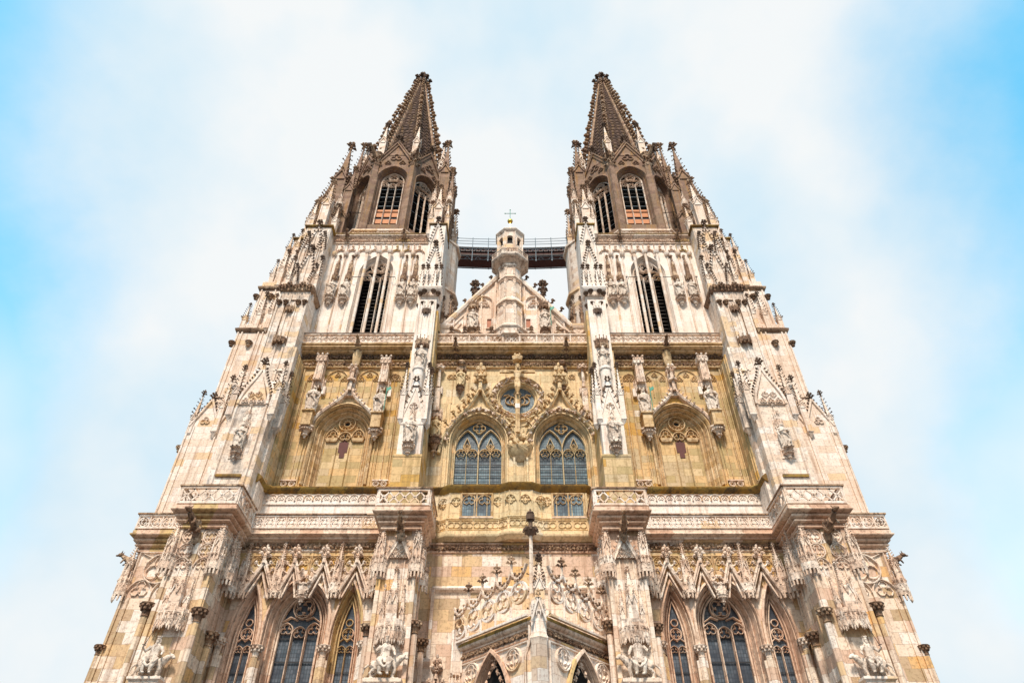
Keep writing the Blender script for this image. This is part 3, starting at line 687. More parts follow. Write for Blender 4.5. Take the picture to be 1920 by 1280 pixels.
# ---- inner pier
b = MB(); b.box(-8.35, -5.95, -2.95, 2, 0, 23.0)
for x in (-8.35, -6.2): b.box(x, x + .25, -3.1, -2.95, 0, 22.8)
for x in (-7.6, -6.75): b.box(x - .05, x + .05, -3.02, -2.95, 14.6, 20.6)
for y in (-2.4, -1.3): b.box(-5.95, -5.85, y - .1, y + .1, 0, 22.8); b.box(-8.43, -8.35, y - .1, y + .1, 0, 22.8)
part('pier', b, 'mixed')
b = MB()
gablet_w = .72
b.slab([(-7.15 - .66, 20.75), (-7.15 + .66, 20.75), (-7.15, 22.2)], -3.1, -2.96)
for sd in (-1, 1):
    b.rib([(-7.15 + sd * .8, 20.55), (-7.15, 22.2)], -3.0, [(-.13, 0), (-.11, .22), (0, .16), (.11, .22), (.13, 0)])
for c in (-7.55, -7.15, -6.75): b.rib(foil(c, 20.85, .18, 3, pi / 2, 4), -3.1, BAR(.03, .08), closed=True)
for c in (-7.35, -6.95): b.rib(foil(c, 21.2, .18, 4, 0, 4), -3.1, BAR(.03, .08), closed=True)
gb_ = part('niche_gable', b, 'carved')
b = MB()
for sd in (-1, 1):
    for j in range(5):
        t_ = (j + .5) / 5; b.inst(CR, F((-7.15 + sd * (.8 * (1 - t_) + .1), -3.15, 20.55 + 1.65 * t_), (sd * .9, 0, .43), (-sd * .43, 0, .9), .2))
b.inst(FN, T(-7.15, -3.15, 22.05, .8)); part('finial', b, 'carved', gb_)
for x, y in ((-8.3, -2.95), (-6.0, -2.95), (-5.85, -1.6), (-8.5, -1.6)):
    b = MB(); z0 = 19.45 if y < -2 else 19.1
    hang_pinn(b, x, y, z0, 23.1, .45, 6)
    part('hanging_pinnacle', b, 'carved')
part('canopy', big_baldachin(-7.15, -3.0, 15.45, 20.0, .82), 'carved')
b = MB(); b.plan([(-8.1, -3.0), (-8.1, -3.75), (-6.2, -3.75), (-6.2, -3.0)], [(-.3, 12.5), (0, 12.5), (0, 13.1), (.12, 13.25), (.12, 13.42), (-.3, 13.42)]); b.box(-8.08, -6.22, -3.73, -3, 12.5, 13.38); leaffrieze(b, -8.2, -6.1, -3.85, 13.0, .35, 9); part('statue_shelf', b, 'cream')
for x, y, z in ((-8.6, -2.5, 16.75), (-5.75, -2.7, 16.85), (-5.5, -1.0, 16.4)):
    b = MB(); b.stack(x, y, [(0, .16), (z - .5, .16)], 8); sh = part('shaft', b, 'cream'); b = MB(); capital(b, x, y, z, .36); part('capital', b, 'frieze', sh)

# ================================================================ FIRST GALLERY (23 - 25.3 m)
CO = [(0, 22.5), (.12, 22.56), (.12, 22.66), (.04, 22.69), (.04, 22.8), (.22, 22.86), (.30, 22.93), (.30, 23.0), (.18, 23.03), (.18, 23.1), (.36, 23.14), (.44, 23.22), (.44, 23.3), (.34, 23.35), (.36, 23.4), (.56, 23.45), (.70, 23.53), (.72, 23.6), (.66, 23.66), (.60, 23.68), (.60, 23.9), (.52, 23.92), (.52, 24.0), (0, 24.0)]
b = MB(); b.plan([(-25.45, 8), (-25.45, 0), (-21.35, 0)], CO); part('cornice', b, 'warm')
b = MB(); parapet(b, [(-25.98, 8), (-25.98, -.55), (-21.8, -.55)], 'quatre', 24.0, 25.05); part('balustrade', b, 'cream')
b = MB(); b.plan([(-21.35, .2), (-21.35, -3.5), (-18.5, -3.5), (-18.5, 0)], CO)
b.plan([(-18.6, -.35), (-8.2, -.35)], [(-.3, 23.3), (.1, 23.3), (.12, 23.42), (.3, 23.5), (.38, 23.56), (.38, 23.62), (.28, 23.7), (.28, 23.98), (.2, 24.0), (-.5, 24.0)])
part('cornice', b, 'warm')
b = MB(); parapet(b, [(-21.85, -.5), (-21.85, -4.02), (-17.98, -4.02), (-17.98, -.75)], 'lattice', 24.0, 25.25); part('balustrade', b, 'cream')
b = MB(); parapet(b, [(-17.95, -.62), (-8.85, -.62)], 'quatre', 23.98, 24.95); part('balustrade', b, 'cream')
b = MB(); b.plan([(-8.35, 0), (-8.35, -3.25), (-5.95, -3.25), (-5.95, .3)], CO); part('cornice', b, 'warm')
b = MB(); parapet(b, [(-8.87, -.6), (-8.87, -3.77), (-5.43, -3.77), (-5.43, 0)], 'lattice', 24.0, 25.2); part('balustrade', b, 'cream')
# thin dark coping along the hand rails
b = MB()
for path, z in (([(-25.98, 8), (-25.98, -.55), (-21.8, -.55)], 25.05), ([(-21.85, -.5), (-21.85, -4.02), (-17.98, -4.02), (-17.98, -.75)], 25.25), ([(-17.95, -.62), (-8.85, -.62)], 24.95), ([(-8.87, -.6), (-8.87, -3.77), (-5.43, -3.77), (-5.43, 0)], 25.2)):
    b.plan(path, [(-.13, z), (.16, z), (.16, z + .11), (-.13, z + .11)])
part('coping', b, 'frieze')
for x, y, z, s_, rz in ((-20.2, -3.7, 22.7, .95, -.2), (-7.15, -3.5, 22.75, .8, 0), (-25.6, .15, 22.1, .78, -pi / 2)):
    g_ = gargoyle(1.5, s_); part('gargoyle', MB().inst(g_, T(x, y, z, 1, rz=rz)), 'frieze')
# attic wall behind the first gallery
b = MB(); b.box(-19.2, -8.2, .3, 3, 22, 27.3)
b.box(-18.4, -8.4, .2, .3, 26.3, 27.2)
aw = part('attic_wall', b, 'white')
b = MB()
for i in range(15):
    c = -18.05 + i * .66; b.rib(arch(c, .31, 26.75, .33, 5), .2, BAR(.035, .08)); b.inst(BLs, T(c + .33, .15, 26.62, .08)); b.rib(foil(c, 26.78, .2, 3, pi / 2, 3), .2, BAR(.02, .05), closed=True)
part('blind_tracery', b, 'cream', aw)
b = MB(); b.plan([(-18.2, -1.6), (-18.2, -.3), (-17.6, .25), (-8.35, .25)], [(0, 27.1), (.12, 27.15), (.34, 27.42), (.36, 27.55), (.1, 27.75), (-.8, 28.0)]); part('string_course', b, 'moss')

# ================================================================ MIDDLE STOREY (27 - 42 m)
b = MB(); b.poly([(-18.6, 27), (-8.2, 27), (-8.2, 42), (-18.6, 42)], 1, [outline(-13.45, 2.3, 33.15, 2.6, 28.2, 12)])
# long blind-panel mouldings
for x, z0, z1 in ((-17.5, 28.2, 38.2), (-16.15, 28.2, 32.3), (-16.4, 28.2, 32.3), (-10.75, 28.2, 32.3), (-10.5, 28.2, 38.0), (-9.55, 28.2, 38.0), (-8.75, 28.2, 38), (-17.8, 28.2, 40)):
    b.box(x - .05, x + .05, .88, 1, z0, z1)
mw = part('wall', b, 'yellow')
b = reveal(-13.45, 2.3, 33.15, 2.6, 28.2, ST(.75, .95, 3), 1, 12)
b.rib(outline(-13.45, 2.35, 33.15, 2.65, 28.3, 14), 1, [(.16, 0), (.16, .2), (.05, .26), (-.04, .16), (-.08, 0)])
bw = part('blind_window', b, 'ochre')
b = MB(); b.poly(outline(-13.45, 1.56, 33.15, 1.86, 28.2, 12), 1.9)
for x in (-14.0, -13.0): b.rib([(x, 28.3), (x, 32.2)], 1.9, BAR(.09, .2))
part('wall', b, 'yellow', bw)
b = MB(); y = 1.9
b.rib(circ(-13.45, 34.45, .66, 24), y, BAR(.09, .26), closed=True); b.rib(circ(-13.45, 34.45, .27, 16), y, BAR(.07, .2), closed=True)
for k in range(6): a = k * pi / 3; b.rib(circ(-13.45 + .46 * math.cos(a), 34.45 + .46 * math.sin(a), .15, 8), y, BAR(.03, .16), closed=True)
for s_ in (-1, 1):
    b.rib(arch(-13.45 + s_ * 1.05, .5, 33.15, .85, 6), y, BAR(.08, .24)); b.rib(foil(-13.45 + s_ * 1.03, 33.3, .42, 3, pi / 2), y, BAR(.05, .16), closed=True); b.rib(foil(-13.45 + s_ * .98, 33.9, .3, 3, pi / 2), y, BAR(.05, .16), closed=True)
    b.stack(-13.45 + s_ * 1.05, y - .1, [(32.75, .38, .06), (32.9, .46, .12), (33.05, .5, .12)], 4)
b.rib(arch(-13.45, .5, 33.1, .55, 6), y, BAR(.08, .24)); b.rib(foil(-13.45, 33.22, .4, 3, pi / 2), y, BAR(.05, .16), closed=True)
part('tracery', b, 'ochre', bw)
b = MB(); b.slab(circ(-13.45, 34.45, .24, 16), 1.86, 1.92); b.slab([(-13.49, 32.9), (-13.41, 32.9), (-13.41, 33.7), (-13.49, 33.7)], 1.86, 1.92); part('opening', b, 'void', bw)
b = MB(); b.slab([(-13.68, 31.3), (-13.28, 31.3), (-13.28, 31.8), (-13.1, 31.8), (-13.1, 32.75), (-13.28, 32.75), (-13.28, 33.05), (-13.62, 33.05), (-13.62, 32.75), (-13.84, 32.75), (-13.84, 31.8), (-13.68, 31.8)], 1.86, 1.92); part('shutter', b, 'slit', bw)
# blind lancets under the cornice
b = MB()
for cx, w_, n in ((-16.75, .62, 2), (-14.85, .92, 3), (-12.15, .92, 3), (-9.95, .58, 2)):
    b.rib([(cx - w_, 36.6 if w_ > .8 else 28.4)] + arch(cx, w_, 38.4, w_ * 1.25, 8) + [(cx + w_, 36.6 if w_ > .8 else 28.4)], 1, BAR(.06, .12))
    for i in range(1, n): b.rib([(cx - w_ + 2 * w_ / n * i, 36.6 if w_ > .8 else 28.4), (cx - w_ + 2 * w_ / n * i, 38.5)], 1, BAR(.05, .1))
    for i in range(n):
        c = cx - w_ + 2 * w_ / n * (i + .5); b.rib(foil(c, 38.55 + (.45 if n == 3 and i == 1 else 0), .27, 3, pi / 2, 4), 1, BAR(.04, .09), closed=True)
    if n == 2: b.rib(foil(cx, 38.95, .2, 4, 0, 4), 1, BAR(.03, .09), closed=True)
part('blind_tracery', b, 'ochre', mw)
b = MB()
for cx in (-17.1, -16.5, -10.2, -9.6):
    b.rib(circ(cx, 28.35, .22, 12), .88, BAR(.04, .1), closed=True); b.rib(foil(cx, 28.35, .2, 4, pi / 4, 3), .88, BAR(.03, .08), closed=True)
    b.box(cx - .3, cx + .3, .8, 1, 28.62, 28.72)
part('blind_tracery', b, 'carved', mw)
# crocketed ogee hood
b = MB()
for s_ in (-1, 1):
    cv = ogee(-13.5, 2.62, 33.5, 4.0, s_, 14); b.rib(cv, .72, [(-.17, -.28), (-.15, .06), (0, .14), (.13, .06), (.15, -.28)])
b.slab([(-13.8, 36.6), (-13.2, 36.6), (-13.2, 39.9), (-13.8, 39.9)], .7, 1.0)
b.stack(-13.5, .5, [(37.0, .14), (37.9, .12), (38.0, .32), (38.15, .32), (38.3, .14), (38.9, .12)], 6)
oh = part('ogee_hood', b, 'carved')
b = MB()
for s_ in (-1, 1):
    cv = ogee(-13.5, 2.62, 33.1, 4.3, s_, 12)
    for j in (3, 5, 7, 8, 9, 10, 11):
        p, q = cv[j], cv[j + 1]; d = np.array([q[0] - p[0], q[1] - p[1]]); d = d / np.linalg.norm(d); nrm = (s_ * abs(d[1]), abs(d[0]))
        b.inst(CR, F((p[0] + nrm[0] * .12, .6, p[1] + nrm[1] * .12), (nrm[0], 0, nrm[1]), (d[0], 0, d[1]), .26))
b.inst(FN, T(-13.5, .5, 38.5, 1.5)); part('finial', b, 'carved', oh)
# statue pedestals, corbels and canopies
for cx, z0 in ((-16.3, 34.6), (-10.78, 34.35)):
    b = MB(); b.box(cx - .38, cx + .38, -.05, 1, z0 - 1.4, z0); b.plan([(cx - .38, .9), (cx - .38, -.05), (cx + .38, -.05), (cx + .38, .9)], [(0, z0 - .18), (.12, z0 - .1), (.12, z0), (0, z0)])
    pd = part('pedestal', b, 'ochre'); b = MB(); console(b, cx, .75, z0 - 1.4, .52, .95); part('corbel', b, 'carved', pd)
    b = MB(); canopy(b, cx, .9, z0 + 2.7, z0 + 5.9, .52, 5, .12, spire=False); b.stack(cx, .5, [(z0 + 3.3, .36), (z0 + 5.3, .31)], 4)
    for k in (-.2, .2): b.box(cx + k - .05, cx + k + .05, .08, .2, z0 + 3.4, z0 + 5.2)
    b.stack(cx, .5, [(z0 + 5.2, .36), (z0 + 5.3, .46), (z0 + 5.9, .44), (z0 + 6.0, .3)], 4)
    for k in (-1, 0, 1): gablet(b, cx + k * .3, .15, z0 + 5.4, .45, .04, .05, 1, .1); b.inst(BLs, T(cx + k * .42, .05, z0 + 6.05, .09, .09, .14))
    part('canopy', b, 'carved')
    b = MB(); b.box(cx + .42, cx + .72, .72, 1, z0 + 2.2, z0 + 3.0); part('repair_block', b, 'white', mw)
# second gallery
G2 = [(-.1, 39.7), (.12, 39.75), (.14, 39.85), (.04, 39.9), (.04, 40.3), (.2, 40.34), (.26, 40.42), (.22, 40.48), (.06, 40.5), (.06, 41.06), (.5, 41.1), (.6, 41.18), (.6, 41.25), (.5, 41.28), (.8, 41.34), (.92, 41.42), (.92, 41.5), (.78, 41.55), (.78, 41.6), (1.0, 41.68), (1.0, 41.78), (-.1, 41.9)]
b = MB(); b.plan([(-18.6, .9), (-8.2, .9)], G2); part('cornice', b, 'ochre')
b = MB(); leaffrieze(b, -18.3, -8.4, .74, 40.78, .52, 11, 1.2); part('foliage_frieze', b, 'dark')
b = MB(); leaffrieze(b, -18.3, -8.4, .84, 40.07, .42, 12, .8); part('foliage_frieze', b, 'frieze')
b = MB(); parapet(b, [(-18.3, .0), (-8.55, .0)], 'circle', 41.8, 42.85, .16); part('balustrade', b, 'carved')
b = MB(); b.plan([(-18.3, 0), (-8.55, 0)], [(-.13, 42.85), (.15, 42.85), (.15, 42.93), (-.13, 42.93)]); part('coping', b, 'dark')
part('gargoyle', MB().inst(gargoyle(1.4, .85), T(-13.4, .5, 41.7, 1)), 'frieze')
b = MB(); b.stack(-13.4, .55, [(39.5, .15), (39.9, .3), (40.6, .36), (41.2, .36)], 6); part('bracket', b, 'ochre')

# ---- outer buttress, stage by stage
b = MB()
b.box(-21.2, -18.2, -2.5, 3, 23.5, 33.4); b.box(-18.22, -18.0, -1.5, 3, 23.5, 40)
b.box(-20.95, -18.3, -1.3, 3, 33.4, 47.3)
b.box(-20.85, -18.4, -.5, 3, 47.3, 57.4)
for z, y in ((33.4, -2.5),):
    b.rings([[(-21.2, y, z), (-18.2, y, z), (-18.2, -1.2, z), (-21.2, -1.2, z)], [(-21.0, -1.3, z + 3.2), (-18.3, -1.3, z + 3.2), (-18.3, -1.2, z + 3.2), (-21.0, -1.2, z + 3.2)]])
for x in (-20.95, -19.95, -19.3, -18.42): b.box(x - .02, x + .14, -1.42, -1.3, 36.5, 46.5)
for x in (-20.8, -19.75, -18.6): b.box(x - .05, x + .1, -.6, -.5, 47.5, 57)
part('buttress', b, 'grimy')
b = MB(); b.box(-18.02, -17.9, -.8, 1.2, 27.5, 39.8)                           # yellow inner cheek
for y in (-.5, .3): b.box(-17.92, -17.84, y - .06, y + .06, 27.8, 39.6)
part('buttress_cheek', b, 'yellow')
b = MB()
b.slab([(-20.8, 33.2), (-18.6, 33.2), (-19.7, 36.4)], -2.62, -2.3)
for s_ in (-1, 1):
    cv = ogee(-19.7, 1.12, 33.2, 3.8, s_, 10); b.rib(cv, -2.6, [(-.12, -.1), (-.1, .12), (.08, .12), (.1, -.1)])
for c in (-20.3, -19.7, -19.1): b.rib(foil(c, 33.5, .27, 3, pi / 2, 4), -2.62, BAR(.04, .1), closed=True)
for c in (-20.0, -19.4): b.rib(foil(c, 34.1, .25, 4, 0, 4), -2.62, BAR(.04, .1), closed=True)
b.rib([(-20.8, 25.6), (-20.8, 33.2)], -2.5, BAR(.1, .16)); b.rib([(-18.6, 25.6), (-18.6, 33.2)], -2.5, BAR(.1, .16))
gb_ = part('niche_gable', b, 'cream')
b = MB()
for s_ in (-1, 1):
    cv = ogee(-19.7, 1.12, 33.2, 3.8, s_, 12)
    for j in range(2, 12):
        p, q = cv[j], cv[j + 1]; d = np.array([q[0] - p[0], q[1] - p[1]]); d = d / np.linalg.norm(d); nrm = (s_ * abs(d[1]), abs(d[0]))
        b.inst(CR, F((p[0] + nrm[0] * .08, -2.65, p[1] + nrm[1] * .08), (nrm[0], 0, nrm[1]), (d[0], 0, d[1]), .24))
b.inst(FN, T(-19.7, -2.65, 36.8, 1.1)); part('finial', b, 'dark', gb_)
b = MB(); b.stack(-19.9, -1.2, [(34, .55, .5), (38.2, .55, .3)], 8); b.plan([(-20.9, -1.3), (-18.4, -1.3)], [(0, 37.4), (.12, 37.5), (.12, 37.6), (0, 37.8)]); part('buttress_core', b, 'grimy')
for x, y, zb, zs, zt, w_ in ((-21.25, -2.45, 32.2, 34.2, 36.8, .24), (-18.1, -2.45, 32.2, 34.6, 37.2, .26), (-17.9, -1.3, 31.8, 34.2, 37.0, .26)):
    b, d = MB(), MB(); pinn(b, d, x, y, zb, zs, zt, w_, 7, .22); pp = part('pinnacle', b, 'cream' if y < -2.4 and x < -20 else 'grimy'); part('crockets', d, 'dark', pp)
b = MB(); canopy(b, -19.75, -2.5, 30.9, 33.2, .36, 5, .09); b.box(-20.25, -19.25, -2.56, -2.5, 28.4, 31.1); part('canopy', b, 'carved')
b = MB(); console(b, -19.75, -2.5, 28.95, .36, .8); part('corbel', b, 'carved')
b = MB(); b.box(-20.7, -18.9, -2.62, -2.5, 26.9, 27.1); part('string_course', b, 'moss')
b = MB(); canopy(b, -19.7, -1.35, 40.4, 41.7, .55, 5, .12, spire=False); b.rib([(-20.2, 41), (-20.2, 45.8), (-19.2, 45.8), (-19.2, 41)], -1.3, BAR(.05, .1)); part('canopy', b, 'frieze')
# ring of capitals and canopies crowning stage two
b = MB(); b.plan([(-20.95, 2), (-20.95, -1.3), (-18.3, -1.3), (-18.3, 2)], [(0, 46.9), (.12, 47.0), (.3, 47.3), (.3, 47.45), (0, 47.9)]); part('cornice', b, 'frieze')
b = MB()
for x in (-20.8, -20.2, -19.1, -18.5): capital(b, x, -1.42, 45.6, .22)
for k in range(5): b.inst(FN, T(-20.9 + k * .62, -1.5, 46.9, .9 + .3 * (k % 2)))
part('capital_cluster', b, 'frieze')
b = MB(); canopy(b, -19.65, -1.3, 44.2, 45.9, .42, 5, .12, spire=False); part('canopy', b, 'frieze')
# stage three: tall crocketed gablets
for cx, z0, h, w_ in ((-19.6, 50.2, 3.2, .62), (-20.55, 49.0, 2.0, .3), (-18.7, 49.0, 2.0, .3), (-19.6, 53.6, 3.6, .7), (-20.4, 53.5, 2.3, .3), (-18.8, 53.5, 2.3, .3)):
    b, d = MB(), MB()
    for s_ in (-1, 1):
        b.rib([(cx + s_ * w_, z0), (cx + s_ * w_ * .9, z0 + h * .3), (cx, z0 + h)], -.6, [(-.07, -.1), (-.06, .1), (.06, .1), (.07, -.1)])
        for j in range(7):
            t_ = (j + .5) / 7; d.inst(CR, F((cx + s_ * w_ * (1 - t_), -.72, z0 + h * t_), (s_ * .96, 0, .2), (-s_ * .2, 0, 1), .24))
    d.inst(FN, T(cx, -.72, z0 + h, h * .32))
    b.rib([(cx - w_, z0 - 2), (cx - w_, z0)], -.55, BAR(.06, .14)); b.rib([(cx + w_, z0 - 2), (cx + w_, z0)], -.55, BAR(.06, .14))
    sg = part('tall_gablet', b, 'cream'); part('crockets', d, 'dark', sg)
for x in (-20.95, -18.35): b, d = MB(), MB(); pinn(b, d, x, -.7, 46.5, 49.2, 52.2, .2, 7, .2); pp = part('pinnacle', b, 'cream'); part('crockets', d, 'dark', pp)

# ---- flank beyond the buttress, tapering in steps
b = MB()
b.box(-25.35, -21.1, 0, 12, 23, 33.0); b.rings([[(-25.35, 0, 33), (-21.1, 0, 33), (-21.1, 12, 33), (-25.35, 12, 33)], [(-24.6, .5, 36.2), (-21.1, .5, 36.2), (-21.1, 12, 36.2), (-24.6, 12, 36.2)]])
b.box(-24.5, -20.9, .4, 11, 36.2, 44.5); b.box(-24.0, -20.9, .7, 11, 44.5, 50.5); b.box(-23.2, -20.8, .9, 11, 50.5, 53.8); b.rings([[(-23.2, .9, 53.8), (-20.8, .9, 53.8), (-20.8, 11, 53.8), (-23.2, 11, 53.8)], [(-22.5, 1.1, 55.2), (-20.8, 1.1, 55.2), (-20.8, 11, 55.2), (-22.5, 11, 55.2)]]); b.box(-22.5, -20.8, 1.1, 11, 55.2, 57.3)
for x, z0, z1, y in ((-25.3, 23, 33, -.1), (-24.9, 23, 33, -.1), (-23.0, 23.6, 33, -.12), (-24.4, 36.2, 44.3, .3), (-24.05, 36.2, 44.3, .3), (-22.6, 36.2, 44.3, .3), (-22.2, 36.2, 44.3, .3), (-23.8, 44.5, 50, .6), (-22.5, 44.5, 50, .6), (-23.0, 50.5, 53.7, .8), (-22.0, 50.5, 57, .8)):
    b.box(x - .06, x + .06, y, y + .12, z0, z1)
fl = part('flank_wall', b, 'cream')
for x0, x1 in ((-25.3, -23.1), (-23.1, -21.2)):
    b, d = MB(), MB(); cx = (x0 + x1) / 2
    for s_ in (-1, 1):
        b.rib([(cx + s_ * (x1 - x0) / 2, 33.0), (cx, 35.6)], -.02, [(-.09, -.05), (-.07, .12), (.07, .12), (.09, -.05)])
        for j in range(8): t_ = (j + .5) / 8; d.inst(CR, F((cx + s_ * 1.05 * (1 - t_), -.05, 33 + 2.6 * t_), (s_ * .93, 0, .37), (-s_ * .37, 0, .93), .22))
    b.rib(foil(cx, 33.5, .36, 3, pi / 2), 0, BAR(.05, .1), closed=True); b.slab([(x0 + .1, 33), (x1 - .1, 33), (cx, 35.3)], 0, .5)
    d.inst(FN, T(cx, -.05, 35.4, 1.0)); gb_ = part('niche_gable', b, 'cream'); part('finial', d, 'dark', gb_)
for x, y, zb, zs, zt, w_ in ((-25.2, 0.1, 32.3, 33.6, 36.2, .2), (-23.15, -.1, 32.3, 34.6, 37.6, .24), (-24.9, 2.5, 33, 35.0, 38.0, .24), (-24.3, .5, 43.8, 45.0, 47.0, .2), (-23.1, .5, 43.8, 45.6, 48.4, .24), (-22.0, .3, 43.8, 45.6, 48.0, .2), (-23.85, 1.6, 44.5, 46.5, 49.2, .24),
                          (-23.35, .9, 49.9, 51.3, 53.6, .22), (-22.5, .7, 49.8, 51.8, 54.8, .24), (-21.6, .6, 49.8, 51.8, 54.6, .2), (-23.0, 2.2, 50.5, 52.8, 55.8, .24), (-22.75, 1.0, 53.9, 55.4, 57.8, .2), (-21.9, .9, 53.9, 55.8, 58.4, .22)):
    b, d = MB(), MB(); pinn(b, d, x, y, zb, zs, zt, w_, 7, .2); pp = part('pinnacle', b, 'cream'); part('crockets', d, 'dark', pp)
b = MB(); b.plan([(-24.5, 8), (-24.5, .4), (-21, .4)], [(0, 43.4), (.2, 43.6), (.25, 43.8), (0, 44.1)]); b.plan([(-24.0, 8), (-24.0, .7), (-21, .7)], [(0, 49.2), (.2, 49.4), (.25, 49.6), (0, 49.9)])
for x, y, z in ((-24.6, .3, 42.2), (-23.1, .25, 42.2), (-24.1, .6, 48.4), (-22.7, .55, 48.4), (-25.5, .2, 31.2)): capital(b, x, y, z, .26)
part('cornice', b, 'frieze')

# ---- inner buttress between tower bay and centre
BX = -7.5
b = MB(); b.box(BX - .85, BX + .85, -2.2, 2.5, 24, 31.8); b.box(BX - .8, BX + .8, -1.7, 2.5, 31.8, 45.5); b.box(BX - .78, BX + .78, -.7, 2.5, 45.5, 57.5)
part('buttress', b, 'white')
b = MB(); b.box(BX - 1.0, BX + 1.0, -2.35, 1, 24, 28.9); b.plan([(BX - 1.0, -.5), (BX - 1.0, -2.35), (BX + 1.0, -2.35), (BX + 1.0, -.5)], [(0, 28.6), (.06, 28.7), (.06, 28.8), (-.15, 29.0)])
b.box(BX + .8, BX + .98, -1.3, 1.2, 28.5, 44.5); b.box(BX - .98, BX - .85, -1.3, 1.2, 28.5, 39.8); part('buttress_cheek', b, 'yellow')
b = MB()
for x in (-.62, -.3, .3, .62): b.box(BX + x - .04, BX + x + .04, -1.8, -1.7, 40.5, 45.3)
for s_ in (-1, 1): b.rib([(BX + s_ * .8, 32.4), (BX, 35.4)], -2.15, [(-.12, -.4), (-.1, .12), (.1, .12), (.12, -.4)])
b.slab([(BX - .7, 32.4), (BX + .7, 32.4), (BX, 35.0)], -2.2, -1.7); b.rib(foil(BX, 33.3, .32, 4, 0), -2.2, BAR(.05, .1), closed=True)
b.slab([(BX - .85, 31.6), (BX + .85, 31.6), (BX + .85, 32.5), (BX - .85, 32.5)], -2.25, -2.0)
gb_ = part('niche_gable', b, 'white')
b = MB(); b.stack(BX, -1.95, [(35.2, .42), (36.9, .42), (37.0, .5), (37.25, .5)], 10); part('drum', b, 'white')
b = MB()
for s_ in (-1, 1):
    for j in range(6): t_ = (j + .5) / 6; b.inst(CR, F((BX + s_ * .85 * (1 - t_), -2.3, 32.4 + 3 * t_), (s_ * .95, 0, .28), (-s_ * .28, 0, .95), .2))
b.inst(FN, T(BX, -2.3, 35.3, 1.0)); part('finial', b, 'dark', gb_)
for x, y, zb, zs, zt, w_ in ((BX - .9, -2.2, 32.0, 34.3, 37.2, .2), (BX + .9, -2.2, 32.0, 34.3, 37.2, .2), (BX + 1.05, -1.5, 32.0, 34.2, 37.2, .2)):
    b, d = MB(), MB(); pinn(b, d, x, y, zb, zs, zt, w_, 8, .2); pp = part('pinnacle', b, 'white'); part('crockets', d, 'dark', pp)
b = MB(); canopy(b, BX, -2.15, 31.3, 33.6, .34, 5, .08); part('canopy', b, 'carved')
b = MB(); console(b, BX, -2.25, 29.5, .42, .8); part('corbel', b, 'carved')
b = MB(); canopy(b, BX, -1.65, 39.6, 41.6, .55, 5, .14, spire=False); part('canopy', b, 'frieze')
b, d = MB(), MB()
for z in (45.2, 46.8):
    for k in (-1, -.5, .5, 1): capital(d, BX + k * .8, -1.3 - .3 * (abs(k) < .8), z, .2)
canopy(d, BX, -1.55, 43.6, 45.2, .42, 5, .12, spire=False)
b.plan([(BX - .85, 0), (BX - .85, -1.3), (BX + .85, -1.3), (BX + .85, 0)], [(0, 47.0), (.1, 47.1), (.25, 47.4), (.25, 47.5), (0, 48)])
for k in (-1, -.45, .45, 1): spirelet(b, BX + k * .85, -1.3, 47.4, 50.2, .16, 6, .18, dk=d)
for z0, h, w_ in ((51.2, 2.6, .55), (54.4, 3.2, .6)):
    for s_ in (-1, 1):
        b.rib([(BX + s_ * w_, z0 - 2), (BX + s_ * w_, z0), (BX, z0 + h)], -.75, [(-.06, -.1), (-.05, .1), (.05, .1), (.06, -.1)])
        for j in range(7): t_ = (j + .5) / 7; d.inst(CR, F((BX + s_ * w_ * (1 - t_), -.86, z0 + h * t_), (s_ * .96, 0, .2), (-s_ * .2, 0, 1), .22))
    d.inst(FN, T(BX, -.85, z0 + h, 1.1))
cl = part('canopy_cluster', b, 'white'); part('crockets', d, 'dark', cl)

# ================================================================ BELFRY STOREY (42 - 57 m)
WX = -13.35
b = MB(); b.poly([(-18.6, 41.5), (-8.2, 41.5), (-8.2, 57.4), (-18.6, 57.4)], 1, [outline(WX, 1.72, 52.0, 2.92, 43.6, 12)])
b.box(-18.6, -8.2, 15, 15.2, 23, 57.4); b.box(-21.0, -20.5, 3, 15.2, 23, 57.4); b.box(-8.3, -6.5, 3, 15.2, 23, 57.4)
bw = part('belfry_wall', b, 'white')
b = reveal(WX, 1.72, 52.0, 2.92, 43.6, ST(.36, .5, 2), 1, 12); b.rib(outline(WX, 1.72, 52.0, 2.92, 43.6, 12), 1, [(.1, 0), (.08, .1), (-.04, .12), (-.06, 0)])
win = part('belfry_window', b, 'white')
t = MB(); tracery(t, WX, 1.38, 52.0, 2.58, 1.5, 3, .09, .24, zb=43.6, hs=51.6); part('tracery', t, 'cream', win)
t = MB()
for k in range(19): t.rings([[(WX - 1.4, 2.3, z), (WX + 1.4, 2.3, z), (WX + 1.4, 2.7, z + .22), (WX - 1.4, 2.7, z + .22)] for z in (43.8 + k * .48, 43.85 + k * .48)])
part('louvre', t, 'louvre', win)
t = MB(); t.poly(outline(WX, 2.4, 52.0, 3.6, 42.6, 10), 2.9); t.box(WX - 2.5, WX + 2.5, 2.95, 3.0, 42, 55.4); part('dark_interior', t, 'void', win)
b = MB()
for k in range(-4, 5):
    x = -13.38 + k * 1.13
    if x > -8.9: continue
    if abs(k) <= 1:
        b.tube([(x, .62, 43.4), (x, .62, 54.6)], .14, 8); b.stack(x, .6, [(54.5, .16), (54.7, .26), (54.95, .26)], 8)
    else:
        b.rib([(x, 43.2), (x, 54.6)], 1, BAR(.1, .12)); b.stack(x, .86, [(54.5, .14), (54.7, .24), (54.95, .24)], 8)
part('shaft', b, 'cream', bw)
b = MB(); b.tube([(-15.5, .75, 50.9), (-15.5, .55, 51.0), (-11.3, .55, 51.0), (-11.3, .75, 50.9)], .035, 5); part('tie_bar', b, 'iron', bw)
b = MB()
